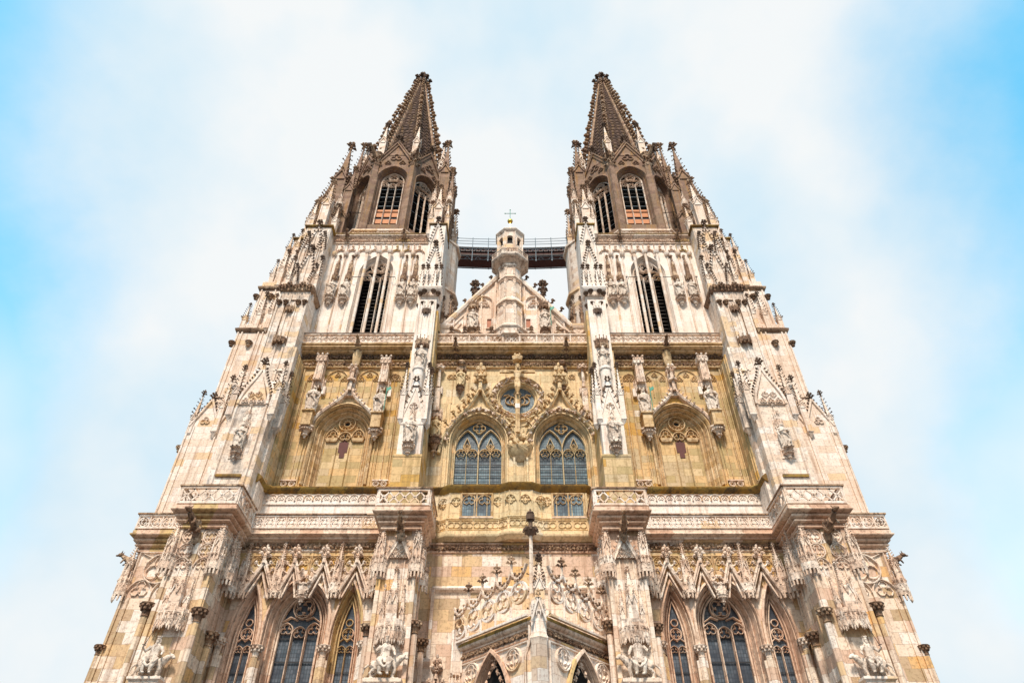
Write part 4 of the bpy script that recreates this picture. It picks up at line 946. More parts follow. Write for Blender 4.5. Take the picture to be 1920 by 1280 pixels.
for k in range(9):
    x = -13.38 + (k - 4) * 1.13
    if x > -9.3: continue
    c = x + .56
    for s_ in (-1, 1): b.rib(ogee(c, .56, 55.0, .62, s_, 7), .95, BAR(.055, .12))
    b.rib(arch(c, .4, 54.95, .42, 5), .95, BAR(.035, .07)); b.stack(c, .9, [(55.6, .05), (55.95, .05)], 4); b.inst(BL, T(c, .86, 55.92, .17, .12, .12)); b.inst(BLs, T(c, .86, 56.12, .08, .08, .13)); b.inst(BLs, T(x, .88, 56.15, .09, .09, .1)); b.stack(x, .92, [(55.2, .03), (56.1, .03)], 4)
    for q in (-.32, .32): b.inst(BLs, T(c + q, .88, 55.48, .06))
part('ogee_arcade', b, 'warm', bw)
G3 = [(0, 56.4), (.15, 56.5), (.15, 56.6), (.05, 56.65), (.05, 57.15), (.3, 57.3), (.42, 57.45), (.42, 57.6), (0, 57.8)]
b = MB(); b.plan([(-18.45, 1.0), (-8.3, 1.0)], G3); cn = part('cornice', b, 'carved'); b = MB(); leaffrieze(b, -18.3, -8.4, .93, 56.9, .42, 21, 1.3); part('foliage_frieze', b, 'warm', cn)
b = MB(); b.plan([(-18.45, 1.0), (-8.3, 1.0)], [(.0, 57.6), (.46, 57.6), (.46, 57.72), (0, 57.8)]); b.plan([(-22.5, 8), (-22.5, 1.1), (-20.9, 1.1), (-20.9, -.5), (-18.4, -.5), (-18.4, 1.0)], [(0, 57.3), (.2, 57.4), (.2, 57.55), (0, 57.7)])
b.plan([(BX - .8, .9), (BX - .8, -.7), (BX + .8, -.7), (BX + .8, 1.5)], [(0, 57.4), (.14, 57.5), (.14, 57.65), (0, 57.7)]); part('coping', b, 'moss')
for x in (-17.0, -11.1): part('gargoyle', MB().inst(gargoyle(1.0, .75), T(x, .8, 57.4, 1)), 'frieze')

# stair turret side of the tower towards the gap
b = MB(); tx = [(-6.7, 2.3), (-5.95, 3.1), (-5.75, 4.6), (-6.7, 6.5)]
def tur(k, z0, z1): b.rings([[(-8.2, 2.3 + .0, z)] + [(-8.2 + (x + 8.2) * k, y) + (z,) for x, y in tx] + [(-8.2, 6.5, z)] for z in (z0, z1)])
tur(1.0, 40, 51.2); tur(1.12, 51.2, 51.5); tur(.97, 51.5, 58.6); tur(1.08, 58.6, 58.9)
for x, y in ((-6.9, 2.25), (-7.6, 2.25)): b.box(x - .05, x + .05, y - .08, y, 46, 58.4)
part('stair_turret', b, 'cream')
b = MB(); b.box(-8.2, -5.6, 1.2, 7, 38, 45.2); b.plan([(-6.6, 1.2), (-5.6, 1.2), (-5.6, 7)], [(0, 44.6), (.1, 44.7), (.2, 45.1), (.2, 45.2), (0, 45.2)]); part('turret_base', b, 'cream')
for x, y, zb, zs, zt in ((-6.55, 1.6, 45.2, 46.6, 49.0), (-5.85, 1.7, 45.2, 46.6, 49.2), (-5.75, 2.8, 45.2, 47, 49.5)):
    b, d = MB(), MB(); pinn(b, d, x, y, zb, zs, zt, .15, 5, .17); pp = part('pinnacle', b, 'frieze'); part('crockets', d, 'dark', pp)

# ================================================================ OCTAGON (58 - 79 m) AND SPIRE
OX, OY, AP = -14.45, 9.1, 5.6
FW = AP * math.tan(pi / 8)
def face(mb_local, k): return T(OX, OY, 0, 1, rz=k * pi / 4)
wf, fr, tr_, lv, gl, dkf, st_, ori = MB(), MB(), MB(), MB(), MB(), MB(), MB(), MB()
wf.poly([(-FW, 57), (FW, 57), (FW, 75.6), (0, 79.3), (-FW, 75.6)], -AP, [outline(0, 1.85, 71.9, 2.5, 63.0, 10)])
fr.inst(reveal(0, 1.85, 71.9, 2.5, 63.0, ST(.5, .8, 3), -AP, 10)); fr.rib(outline(0, 1.88, 71.9, 2.53, 63, 10), -AP, [(.1, 0), (.08, .12), (-.02, .18), (-.1, 0)])
for s_ in (-1, 1):
    gl.rib([(s_ * (FW + .05), 74.9), (0, 79.6)], -AP, [(-.28, -.3), (-.26, .12), (-.1, .16), (-.06, .06), (.05, .06), (.1, .22), (.24, .22), (.26, -.3)])
    fr.rib([(s_ * (FW - .5), 61), (s_ * (FW - .5), 72.5)], -AP, BAR(.1, .2))
fr.rib(foil(0, 76.3, .7, 3, pi / 2), -AP, BAR(.07, .14), closed=True)
for k in (-1, 1): fr.rib(foil(k * .9, 75.2, .4, 3, pi / 2), -AP, BAR(.05, .12), closed=True)
for s_ in (-1, 1):
    for j in range(7):
        t_ = (j + .6) / 7; dkf.inst(CR, F((s_ * (FW + .3) * (1 - t_), -AP - .1, 75.2 + 4.6 * t_), (s_ * .9, 0, .45), (-s_ * .45, 0, .9), .34))
dkf.stack(0, -AP - .1, [(79.4, .14), (80.4, .13)], 6); dkf.inst(FN, T(0, -AP - .1, 79.7, 1.9))
tracery(tr_, 0, 1.36, 71.9, 2.02, -AP + .8, 3, .09, .22, zb=63.0, hs=71.4)
for k in range(11): lv.rings([[(-1.4, -AP + 1.0, z), (1.4, -AP + 1.0, z), (1.4, -AP + 1.3, z + .3), (-1.4, -AP + 1.3, z + .3)] for z in (63.6 + k * .82, 63.68 + k * .82)])
lv.poly([(-1.8, 62), (1.8, 62), (1.8, 74.6), (-1.8, 74.6)], -AP + 1.5)
st_.xf(np.eye(4)) if st_.v else None
for z in (65.2, 67.6, 69.4, 70.9): st_.tube([(-1.4, -AP + .95, z), (1.4, -AP + .95, z + .05)], .04, 5)
for z in (64.3, 65.5, 66.5): ori.box(-1.4, 1.4, -AP + .88, -AP + .94, z, z + (.75 if z < 66 else .35))
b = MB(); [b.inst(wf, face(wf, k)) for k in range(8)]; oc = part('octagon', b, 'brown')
b = MB()
for k in range(8):
    a = pi / 8 + k * pi / 4; r = AP / math.cos(pi / 8); px_, py_ = OX + r * math.cos(a), OY + r * math.sin(a)
    b.stack(px_, py_, [(57.5, .34), (74.8, .32)], 4, rot=a); b.stack(px_, py_, [(57.5, .55), (60.6, .5), (60.9, .36)], 6, rot=a)
part('corner_pier', b, 'brown', oc)
for k in (0, 1, 7, 2, 6):
    part('window_moulding', MB().inst(fr, face(fr, k)), 'brown', oc); part('tracery', MB().inst(tr_, face(tr_, k)), 'carved', oc); part('louvre', MB().inst(lv, face(lv, k)), 'void', oc)
    part('gable_coping', MB().inst(gl, face(gl, k)), 'brown', oc); part('finial', MB().inst(dkf, face(dkf, k)), 'dark', oc)
    if k in (0, 1, 7): part('scaffold_tube', MB().inst(st_, face(st_, k)), 'steel', oc)
part('boarding', MB().inst(ori, face(ori, 0)), 'wood', oc)
# parapet of the terrace round the octagon
b = MB(); rr = AP + 1.1
oct_ = [(OX + rr / math.cos(pi / 8) * math.cos(-pi / 2 + (k - .5) * pi / 4), OY + rr / math.cos(pi / 8) * math.sin(-pi / 2 + (k - .5) * pi / 4)) for k in (-1, 0, 1, 2)]
b.plan(oct_, [(0, 57.8), (.0, 58.6), (.16, 58.75), (.22, 58.9), (.05, 59.0), (0, 59.2), (0, 60.35), (.16, 60.45), (.16, 60.6), (-.3, 60.7), (-.3, 57.8)]); tp = part('terrace_parapet', b, 'cream')
b = MB(); bb = baluster('circle', 5.2, 59.15, 60.4, .14); b.inst(bb, T(OX - 2.6, OY - rr - .12, 0)); part('balustrade', b, 'cream', tp)
b = MB(); b.box(-18.4, -8.3, 1.2, 15, 57.6, 57.95); part('terrace', b, 'moss')
# corner crowns of the octagon: bosses and pale pinnacles
for k in range(8):
    a = -pi / 2 + pi / 8 + k * pi / 4; r = AP / math.cos(pi / 8); x, y = OX + r * math.cos(a), OY + r * math.sin(a)
    if k not in (0, 1, 7, 6, 2): continue
    b = MB(); b.stack(x, y, [(74.2, .3), (74.5, .48), (74.7, .48), (74.8, .3), (75.6, .34), (76.3, .6), (76.7, .72), (76.9, .5)], 6)
    for q in range(7): a2 = a - 1.5 + q * .5; b.inst(CR, F((x + .3 * math.cos(a2), y + .3 * math.sin(a2), 74.9 + .5 * (q % 3)), (math.cos(a2), math.sin(a2), 0), (0, 0, 1), .45)); b.inst(CR, F((x + .4 * math.cos(a2), y + .4 * math.sin(a2), 76.6), (math.cos(a2), math.sin(a2), 0), (0, 0, 1), .36))
    b.tube([(x, y, 75.6), (x + 1.1 * math.cos(a), y + 1.1 * math.sin(a), 76.3), (x + 1.9 * math.cos(a), y + 1.9 * math.sin(a), 77.0)], [.26, .2, .1], 6)
    part('corner_boss', b, 'frieze', oc)
    xi, yi = OX + r * .93 * math.cos(a), OY + r * .93 * math.sin(a)
    b, d = MB(), MB(); pinn(b, d, xi, yi, 76.8, 80.0, 84.6, .42, 8, .26); pp = part('pinnacle', b, 'cream', None); part('crockets', d, 'dark', pp)
b = MB(); r8 = [(OX + (AP - .4) / math.cos(pi / 8) * math.cos(pi / 8 - k * pi / 4), OY + (AP - .4) / math.cos(pi / 8) * math.sin(pi / 8 - k * pi / 4)) for k in range(8)]
b.plan(r8[::-1], [(0, 76.4), (.4, 76.7), (.4, 77.0), (-.4, 77.2)], closed=True); 
part('cornice', b, 'brown')
bb = MB(); FWi = FW * .93
for k in range(8): bb.inst(baluster('quatre', 2 * FWi, 77.0, 78.0, .14), T(OX, OY, 0, 1, rz=k * pi / 4) @ T(-FWi, -AP * .95, 0))
part('balustrade', bb, 'brown')
# spire
SB, ST0, ST1 = 4.75, 77.0, 106.4
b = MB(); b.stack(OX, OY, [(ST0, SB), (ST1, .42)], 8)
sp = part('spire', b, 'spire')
b = MB()                                      # openwork bands of the spire faces
nb = 30
for k in range(8):
    g_ = MB()
    for j in range(nb):
        t_ = (j + .5) / nb; z = ST0 + (ST1 - ST0) * t_; ap = SB + (.42 - SB) * t_; hw = ap * math.tan(pi / 8) * .9; dz = (ST1 - ST0) / nb
        g_.box(-hw, hw, -ap - .13, -ap + .1, z - dz * .32, z - dz * .12)
        n = max(1, int(hw * 2 / .62))
        for i in range(n):
            c = -hw + hw * 2 * (i + .5) / n; g_.inst(BLs, T(c, -ap - .03, z + dz * .2, hw / n * .62, .13, dz * .24))
    b.inst(g_, T(OX, OY, 0, 1, rz=k * pi / 4))
part('openwork_band', b, 'spire', sp)
for k in range(8):
    a = pi / 8 + k * pi / 4; c, s_ = math.cos(a), math.sin(a); kk = 1 / math.cos(pi / 8); b = MB(); b2 = MB()
    b.tube([(OX + c * SB * kk, OY + s_ * SB * kk, ST0), (OX + c * .45 * kk, OY + s_ * .45 * kk, ST1)], [.34, .17], 6)
    n = 28
    for j in range(n):
        t_ = (j + .4) / n; r = (SB + (.45 - SB) * t_) * kk + .2 - .08 * t_
        b2.inst(CR, F((OX + c * r, OY + s_ * r, ST0 + (ST1 - ST0) * t_), (c, s_, .12), (-c * SB, -s_ * SB, ST1 - ST0), (1.0 - .34 * t_) * rng.uniform(.78, 1.12)))
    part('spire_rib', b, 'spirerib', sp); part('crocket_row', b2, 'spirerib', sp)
b = MB(); b.stack(OX, OY, [(106.0, .5), (106.3, .85), (106.9, .95), (107.2, .6), (107.8, .4), (109.2, .2), (110.6, .05)], 8)
for k in range(8):
    a = k * pi / 4; c, s_ = math.cos(a), math.sin(a)
    b.inst(CR, T(0, 0, 0) @ F((OX + c * .5, OY + s_ * .5, 107.3), (c, s_, .1), (0, 0, 1), .9)); b.inst(CR, F((OX + c * .2, OY + s_ * .2, 108.5), (c, s_, .1), (0, 0, 1), .6)); b.inst(CR, F((OX + c * 1.15, OY + s_ * 1.15, 107.7), (c * .2, s_ * .2, 1), (-c, -s_, 0), .42))
b.inst(BL, T(OX, OY, 110.1, .28, .28, .45)); part('finial', b, 'dark', sp)

# tall pinnacles around the octagon
CP = [(-21.6, 3.6, 57.4, 66.5, 71.5, .62), (-20.75, 4.2, 57.4, 72.0, 79.6, .72), (-19.35, 4.0, 57.4, 69.6, 74.4, .52), (-22.3, 3.0, 57.3, 61.8, 65.6, .40), (-21.9, 2.0, 57.3, 61.2, 64.8, .34),
      (-19.95, 6.3, 57.4, 77.0, 83.2, .40), (-20.1, .9, 57.4, 62.6, 67.0, .46), (-21.9, 6.5, 57.4, 68, 73, .6), (-18.9, 1.2, 57.4, 60.2, 63.2, .28), (-21.2, .8, 57.4, 60.2, 63.4, .3),
      (-8.05, 3.2, 57.4, 72.0, 78.6, .62), (-7.3, 4.8, 57.4, 70.6, 74.8, .48), (-8.75, 2.2, 57.4, 64.2, 68.8, .42), (-7.9, .8, 57.4, 61.8, 66.0, .46), (-7.0, 2.4, 57.4, 66.6, 71.6, .36), (-6.6, 5.5, 57.4, 63.0, 67.6, .3), (-6.9, 0.9, 57.4, 60.5, 63.5, .24), (-8.6, .6, 57.4, 60, 62.8, .24)]
for i, (x, y, zb, zs, zt, w_) in enumerate(CP):
    b, d = MB(), MB(); pinn(b, d, x, y, zb, zs, zt, w_, 8, .2 + w_ * .2)
    if zs - zb > 8:
        for zz in (zb + (zs - zb) * .55,):
            for k in range(4):
                g_ = MB(); gablet(g_, 0, w_, zz, w_ * 2, -w_ * 1.02, w_ * .16, 3, w_ * .4); b.inst(g_, T(x, y, 0, 1, rz=k * pi / 2))
    pp = part('pinnacle', b, 'brown' if zs > 63 else 'cream'); part('crockets', d, 'frieze', pp)
for x, y, z in ((-19.7, 2.6, 63.2), (-8.75, 1.5, 62.3), (-7.0, 1.5, 62.3)):
    b = MB(); b.stack(x, y, [(57.5, .14), (z - .6, .14)], 6); console(b, x, y + .2, z, .38, .7); part('corbel', b, 'carved')
    b = MB(); canopy(b, x, y + .25, z + 2.3, z + 4.8, .36, 5, .1); part('canopy', b, 'carved')
for p, q in (((-19.4, 4, 66), (-17.2, 5, 67.0)), ((-20.4, 4, 74), (-17.8, 6, 73.5))):
    b = MB(); b.tube([p, q], .04, 4); part('tie_rod', b, 'iron')

# ================================================================ CENTRE BAY
b = MB(); b.poly([(-6.2, 0), (6.2, 0), (6.2, 23.2), (-6.2, 23.2)], .0)
b.box(-5.95, 5.95, .05, .5, 19.95, 23.0)
cw = solo('wall', b, 'mixed')[0]
b = MB()
b.plan([(-5.2, 0), (5.4, 0)], [(0, 19.75), (.22, 19.9), (.25, 20.0), (.0, 20.2)]); b.box(-5.25, -5.05, -.2, 0, 15.6, 19.9); b.box(5.25, 5.45, -.2, 0, 15.6, 19.9)
b.plan([(-5.9, 0), (-5.0, 0)], [(0, 15.2), (.3, 15.4), (.3, 15.55), (0, 15.7)]); b.plan([(5.2, 0), (6.0, 0)], [(0, 15.2), (.3, 15.4), (.3, 15.55), (0, 15.7)])
solo('panel_moulding', b, 'cream', [cw])
b = MB(); b.plan([(-5.95, 0), (5.95, 0)], [(0, 22.45), (.1, 22.5), (.1, 22.58), (.02, 22.6), (.02, 22.98), (.2, 23.05), (.2, 23.12), (0, 23.2)]); fb = solo('frieze_band', b, 'warm')
b = MB(); leaffrieze(b, -5.8, 5.8, -.06, 22.8, .42, 5, 1.1); solo('foliage_frieze', b, 'frieze', fb)
path = [(-6.3, .25), (-5.0, .25), (-4.5, -.1), (-.9, -.1), (-.2, -.5), (1.4, -.5), (2.1, -.1), (5.3, -.1), (5.7, .25), (6.3, .25)]
b = MB(); b.plan(path, [(-.6, 23.2), (.15, 23.2), (.2, 23.3), (.42, 23.42), (.46, 23.5), (.46, 23.66), (.3, 23.72), (.3, 23.95), (.12, 24.0), (.12, 24.85), (.2, 24.9), (.2, 24.98), (.02, 25.05), (.02, 27.1), (.2, 27.25), (-.6, 27.25)])
cb = solo('bay_front', b, 'center')
b = MB(); b.plan(path, [(-.8, 27.05), (.06, 27.05), (.12, 27.15), (.34, 27.4), (.36, 27.52), (.1, 27.7), (-.9, 28.1)]); solo('string_course', b, 'moss', cb)
b = MB()
def onpath(fn):
    for p, q in zip(path[:-1], path[1:]):
        L_ = math.hypot(q[0] - p[0], q[1] - p[1]); n = max(1, round(L_ / 1.0)); g_ = MB()
        for i in range(n): fn(g_, L_ * (i + .5) / n, L_ / n)
        if g_.v: b.inst(along(g_, p, q))
def pan(g_, u, w_):
    g_.rib([(u - w_ * .45, 24.08), (u - w_ * .45, 24.8), (u + w_ * .45, 24.8), (u + w_ * .45, 24.08)], -.12, BAR(.035, .08), closed=True)
    if w_ > .6:
        for k in (-1, 1): g_.rib(circ(u + k * w_ * .2, 24.44, .23, 10), -.12, BAR(.035, .08), closed=True)
    g_.rib([(u - w_ * .48, 25.1), (u - w_ * .48, 27.0)], -.02, BAR(.04, .1))
onpath(pan)
for cx, yy in ((-4.9, .1), (-4.0, -.1), (-1.0, -.12), (-.1, -.5), (.95, -.52), (2.05, -.3), (2.5, -.1), (5.75, .1)):
    b.rib(arch(cx, .4, 26.2, .48, 5), yy, BAR(.04, .12)); b.rib(foil(cx, 26.35, .36, 4, 0, 4), yy, BAR(.035, .1), closed=True); b.rib([(cx - .4, 26.95), (cx - .4, 26.2)], yy, BAR(.03, .08)); 
solo('blind_tracery', b, 'center', cb)
for x0, x1 in ((-3.62, -1.42), (2.9, 5.15)):
    b = MB(); yy = -.17; xm = (x0 + x1) / 2
    b.rib([(x0, 25.08), (x0, 26.9), (x1, 26.9), (x1, 25.08)], yy, BAR(.09, .12), closed=True); b.rib([(xm, 25.08), (xm, 26.9)], yy, BAR(.06, .14))
    for c in ((x0 + xm) / 2, (x1 + xm) / 2): b.rib(arch(c, .48, 26.3, .52, 5), yy, BAR(.04, .1)); b.rib(foil(c, 26.38, .42, 3, pi / 2, 4), yy, BAR(.03, .08), closed=True)
    wn = solo('window', b, 'ochre', None); b = MB(); b.add([(x0, yy, 25.05), (x1, yy, 25.05), (x1, yy, 26.9), (x0, yy, 26.9)], [(0, 1, 2, 3)]); solo('glass', b, 'glassb', wn)
    b = MB(); b.box(x0 - .1, x1 + .1, yy - .16, yy, 24.96, 25.06); solo('window_sill', b, 'warm', wn)
# upper wall with two great windows and the rose
WINS = (-2.64, 3.97)
b = MB(); b.poly([(-6.9, 27), (6.9, 27), (6.9, 42.0), (-6.9, 42.0)], 1, [outline(c, 2.25, 32.2, 2.8, 27.6, 12) for c in WINS] + [circ(.45, 36.5, 1.6, 28)])
for x in (-5.4, -5.1, .3, 1.0): b.box(x - .05, x + .05, .88, 1, 28, 31.5 if abs(x) < 2 else 36)
b.box(.1, .25, .7, 1, 28, 30.6); b.box(1.1, 1.25, .7, 1, 28, 30.6)
uw = solo('wall', b, 'center')
for c in WINS:
    b = reveal(c, 2.25, 32.2, 2.8, 27.6, ST(.38, .7, 2), 1, 12); b.rib(outline(c, 2.27, 32.2, 2.82, 28, 12), 1, [(.08, 0), (.06, .12), (-.04, .14), (-.06, 0)])
    wn = solo('window', b, 'center')
    t = MB(); y = 1.6
    t.rib(outline(c, 1.87, 32.2, 2.42, 28.0, 10), y, BAR(.07, .2)); t.rib([(c, 28), (c, 31.9)], y, BAR(.06, .2))
    for s_ in (-1, 1):
        cc = c + s_ * .93
        t.rib(arch(cc, .93, 31.8, 2.3, 8), y, BAR(.06, .2)); t.rib([(cc, 28), (cc, 31.4)], y, BAR(.03, .12))
        for k in (-1, 1):
            t.rib(arch(cc + k * .45, .44, 31.35, .5, 5), y, BAR(.04, .16)); t.rib(foil(cc + k * .45, 31.42, .34, 3, pi / 2, 3), y, BAR(.025, .12), closed=True)
            t.rib([(cc, 31.7), (cc + k * .3, 32.1), (cc + k * .12, 32.6), (cc, 32.9)], y, BAR(.04, .14))
        t.rib(foil(cc, 32.1, .22, 4, 0, 3), y, BAR(.03, .14), closed=True)
    t.rib(foil(c, 33.85, .5, 4, 0, 5), y, BAR(.045, .16), closed=True)
    solo('tracery', t, 'center', wn)
    g = MB(); g.poly(outline(c, 1.9, 32.2, 2.45, 27.6, 10), 1.66); solo('glass', g, 'glassb', wn)
    t = MB(); 
    for k in range(7): t.box(c - 1.87, c + 1.87, 1.54, 1.58, 28.45 + .5 * k, 28.49 + .5 * k)
    solo('saddle_bar', t, 'iron', wn)
    # ogee hood with openwork of leaves
    b = MB()
    for s_ in (-1, 1):
        b.rib(ogee(c, 3.05, 31.0, 6.6, s_, 16), .8, [(-.13, -.25), (-.11, .14), (0, .24), (.1, .14), (.12, -.25)])
    b.rib(arch(c, 2.85, 32.2, 3.3, 12), .9, [(-.1, -.1), (-.08, .1), (.08, .1), (.1, -.1)])
    b.stack(c, .5, [(37.2, .16), (38.2, .12), (38.3, .36), (38.5, .36), (38.6, .14), (39.2, .12)], 6)
    hd = solo('ogee_hood', b, 'center')
    b = MB(); ac = arch(c, 2.55, 32.2, 3.04, 7)
    for i in range(len(ac) - 1):
        p, q = ac[i], ac[i + 1]; m_ = ((p[0] + q[0]) / 2, (p[1] + q[1]) / 2)
        b.rib([p, (m_[0] + (c - m_[0]) * -.09, m_[1] + .18), q], .85, BAR(.04, .12))
        for dd in range(5): b.inst(BLs, T(p[0] + rng.uniform(-.2, .2), .68 + rng.uniform(-.08, .1), p[1] + rng.uniform(-.17, .2), rng.uniform(.06, .12), .1, rng.uniform(.05, .11), rz=rng.uniform(0, 3)))
        b.inst(BLs, T(p[0], .66, p[1], .11))
    solo('leaf_cusps', b, 'carved', hd)
    b = MB()
    for s_ in (-1, 1):
        cv = ogee(c, 3.05, 31.0, 6.6, s_, 20)
        for j in (7, 10, 12, 14, 16, 18):
            p, q = cv[j], cv[j + 1]; d = np.array([q[0] - p[0], q[1] - p[1]]); d = d / np.linalg.norm(d); nrm = (s_ * abs(d[1]), abs(d[0]))
            for r_ in (-.25, .25): b.inst(CR, F((p[0] + nrm[0] * .1, .62 + r_, p[1] + nrm[1] * .1), (nrm[0], r_ * 1.5, nrm[1]), (d[0], 0, d[1]), .48))
    b.inst(FN, T(c, .5, 36.95, 2.1, 2.1, 3.0))
    solo('finial', b, 'ochre', hd)
# rose window
b = MB(); y = 1
cl = [circ(.45, 36.5, 1.6 - d, 28) for d in (0, .05, .12, .16, .22)]
b.loft([c + [c[0]] for c in cl], [1, 1.1, 1.1, 1.35, 1.4]); b.rib(circ(.45, 36.5, 2.28, 32), y, BAR(.12, .22), closed=True); b.rib(circ(.45, 36.5, 1.66, 28), y, BAR(.07, .14), closed=True)
rw = solo('rose_window', b, 'center')
b = MB()
for k in range(14):
    a = k * 2 * pi / 14 + .2; p = (.45 + 1.97 * math.cos(a), 36.5 + 1.97 * math.sin(a)); a2 = a + pi / 14
    b.rib([(.45 + 2.15 * math.cos(a), 36.5 + 2.15 * math.sin(a)), (.45 + 1.8 * math.cos(a2), 36.5 + 1.8 * math.sin(a2)), (.45 + 2.15 * math.cos(a + pi / 7), 36.5 + 2.15 * math.sin(a + pi / 7))], .95, BAR(.04, .14))
    for dd in range(6): b.inst(BLs, T(p[0] + rng.uniform(-.22, .22), .72 + rng.uniform(-.08, .1), p[1] + rng.uniform(-.22, .22), rng.uniform(.06, .12), .1, rng.uniform(.06, .12)))
    b.inst(BLs, T(p[0], .7, p[1], .12))
solo('leaf_cusps', b, 'carved', rw)
t = MB(); y = 1.35
for s_ in (-1, 1):
    t.rib([(.45 + s_ * (.08 + .5 + .42 * math.cos(a)), 36.5 + .42 * math.sin(a)) for a in [i * 2 * pi / 14 for i in range(14)]], y, BAR(.05, .14), closed=True)
    t.rib([(.45 + s_ * x_, 36.5 + z_) for x_, z_ in ((1.15, .5), (.75, .62), (.5, .3), (.65, 0), (.5, -.3), (.2, -.55), (.1, -1.1))], y, BAR(.05, .14))
    t.rib([(.45 + s_ * x_, 36.5 + z_) for x_, z_ in ((.1, 1.1), (.3, .7), (.12, .3), (.3, 0), (.15, -.3))], y, BAR(.045, .12))
solo('tracery', t, 'ochre', rw); g = MB(); g.slab(circ(.45, 36.5, 1.44, 28), 1.38, 1.42); solo('glass', g, 'glassb', rw)
# small blind heads at the top of the wall
b = MB()
for c in (-5.2, -4.85, -3.9, 5.1): b.rib(arch(c, .3, 38.7, .34, 5), 1, BAR(.04, .09)); b.rib(foil(c, 38.75, .26, 3, pi / 2, 4), 1, BAR(.03, .08), closed=True)
for x in (-5.0, -3.7, 2.4, 5.4): b.box(x - .03, x + .03, .92, 1, 36.0, 39.2)
solo('blind_tracery', b, 'ochre', uw)
for cx in (-6.15, 6.0):
    b = MB(); canopy(b, cx, .95, 34.3, 38.9, .46, 5, .12, spire=False); b.stack(cx, .65, [(34.9, .24), (37.2, .2)], 4); canopy(b, cx, .95, 36.9, 38.4, .34, 5, .1, spire=False); b.stack(cx, .6, [(37.4, .14), (39.3, .1), (39.35, .34), (39.6, .34)], 6)
    for k in range(6): b.inst(BLs, T(cx + .3 * math.cos(k), .6 + .3 * math.sin(k), 39.6, .16))
    solo('canopy', b, 'carved')
b = MB(); console(b, -6.05, .85, 32.2, .5, 1.7); solo('corbel', b, 'frieze')
for cx in (-4.35, 4.3):
    b = MB(); console(b, cx, .95, 37.5, .32, .9); solo('corbel', b, 'frieze'); b = MB(); canopy(b, cx, .95, 39.3, 40.2, .42, 5, .12, spire=False); b.inst(BL, T(cx, .6, 40.0, .42, .42, .3)); solo('canopy', b, 'frieze')
# boat-shaped relief corbel under the cross
b = MB(); rs = []
for i in range(9):
    u = -1 + i / 4; x = .58 + u * 1.02; k = math.sqrt(max(.02, 1 - u * u)); top = 31.45 + .42 * u * u
    rs.append([(x, .95, top), (x, .95 - .75 * k, top), (x, .95 - .6 * k, top - .5 * k), (x, .95 - .25 * k, top - 1.0 * k), (x, .95, top - 1.15 * k)])
b.rings(rs); 
for s_ in range(3): b.rib([(-.35 + .1 * s_, 31.6 - .2 * s_), (.58, 31.1 - .22 * s_), (1.5 - .1 * s_, 31.6 - .2 * s_)], .4 + .12 * s_, BAR(.04, .06))
b.tube([(.1, .2, 31.9), (.5, .1, 31.4), (1.2, .25, 30.95)], .05, 5)
for dx, dz, s_ in ((-.25, 31.85, .2), (.2, 32.1, .26), (.55, 31.75, .22), (.95, 31.8, .2), (.45, 32.6, .3), (.75, 32.5, .24), (.6, 32.9, .26)): b.inst(BL, T(.55 + (dx - .4), .6, dz, s_, s_ * .9, s_ * 1.1))
for k in (-1, 1): b.inst(CR, T(.5 + k * .2, .6, 32.3, .45 * k, .45, .45)); b.inst(CR, T(.5 + k * .3, .5, 33.4, .5 * k, .5, .5))
solo('boat_relief', b, 'center', uw)
# second gallery, centre
b = MB(); b.plan([(-6.7, .9), (6.6, .9)], G2); solo('cornice', b, 'ochre')
b = MB(); leaffrieze(b, -6.6, 6.5, .74, 40.78, .52, 31, 1.3); solo('foliage_frieze', b, 'dark')
b = MB(); leaffrieze(b, -6.6, 6.5, .84, 40.07, .4, 32, 1.5); solo('foliage_frieze', b, 'frieze')
b = MB(); parapet(b, [(-6.7, .0), (6.6, .0)], 'flame', 41.8, 42.85, .16)
b2 = MB(); n = 11
for i in range(n + 1):
    x = -6.55 + 13.0 * i / n
    if i < n: b2.rib([(x + 13.0 / n * t_ / 6, 43.25 - .4 * math.sin(pi * t_ / 6) ** .7) for t_ in range(7)], .08, [(-.05, 0), (-.05, .16), (.05, .16), (.05, 0)])
    if 0 < i < n: b2.slab([(x - .3, 42.95), (x + .3, 42.95), (x, 43.3)], -.05, .1); b2.inst(FN, T(x, .02, 43.2, .75))
bl = solo('balustrade', b, 'cream'); solo('cresting', b2, 'frieze', bl)
for x in (-4.9, 4.7): solo('gargoyle', MB().inst(gargoyle(1.3, .8), T(x, .5, 41.6, 1)), 'frieze')

# ================================================================ CENTRE GABLE (43 - 53 m)
GX = -.3; GY = 1.5
b = MB(); b.slab([(-7.0, 41.5), (6.4, 41.5), (6.4, 44.6), (GX, 53.4), (-7.0, 44.6)], GY, GY + 1.2)
for x in (-5.4, -4.2, -2.9, 2.3, 3.6, 4.8, -1.6, 1.2): 
    zt = 44.6 + (53.4 - 44.6) * (1 - abs(x - GX) / 6.7) - .5; b.box(x - .07, x + .07, GY - .14, GY, 42.8, zt)
gw = solo('gable_wall', b, 'cream')
b = MB()
for s_ in (-1, 1): b.rib([(GX + s_ * 6.5, 44.4), (GX, 53.2)], GY, [(-.1, -.3), (-.1, .25), (.12, .35), (.3, .3), (.34, -.3)])
for c, w_, z in ((GX - 2.35, .8, 48.3), (GX + 2.35, .8, 48.3)):
    b.rib([(c - w_, 43)] + arch(c, w_, z, w_ * 1.05, 8) + [(c + w_, 43)], GY, BAR(.09, .2)); b.rib(foil(c, z - .1, .5, 3, pi / 2), GY, BAR(.06, .16), closed=True); b.rib(arch(c, .55, z - .6, .6, 6), GY, BAR(.05, .14))
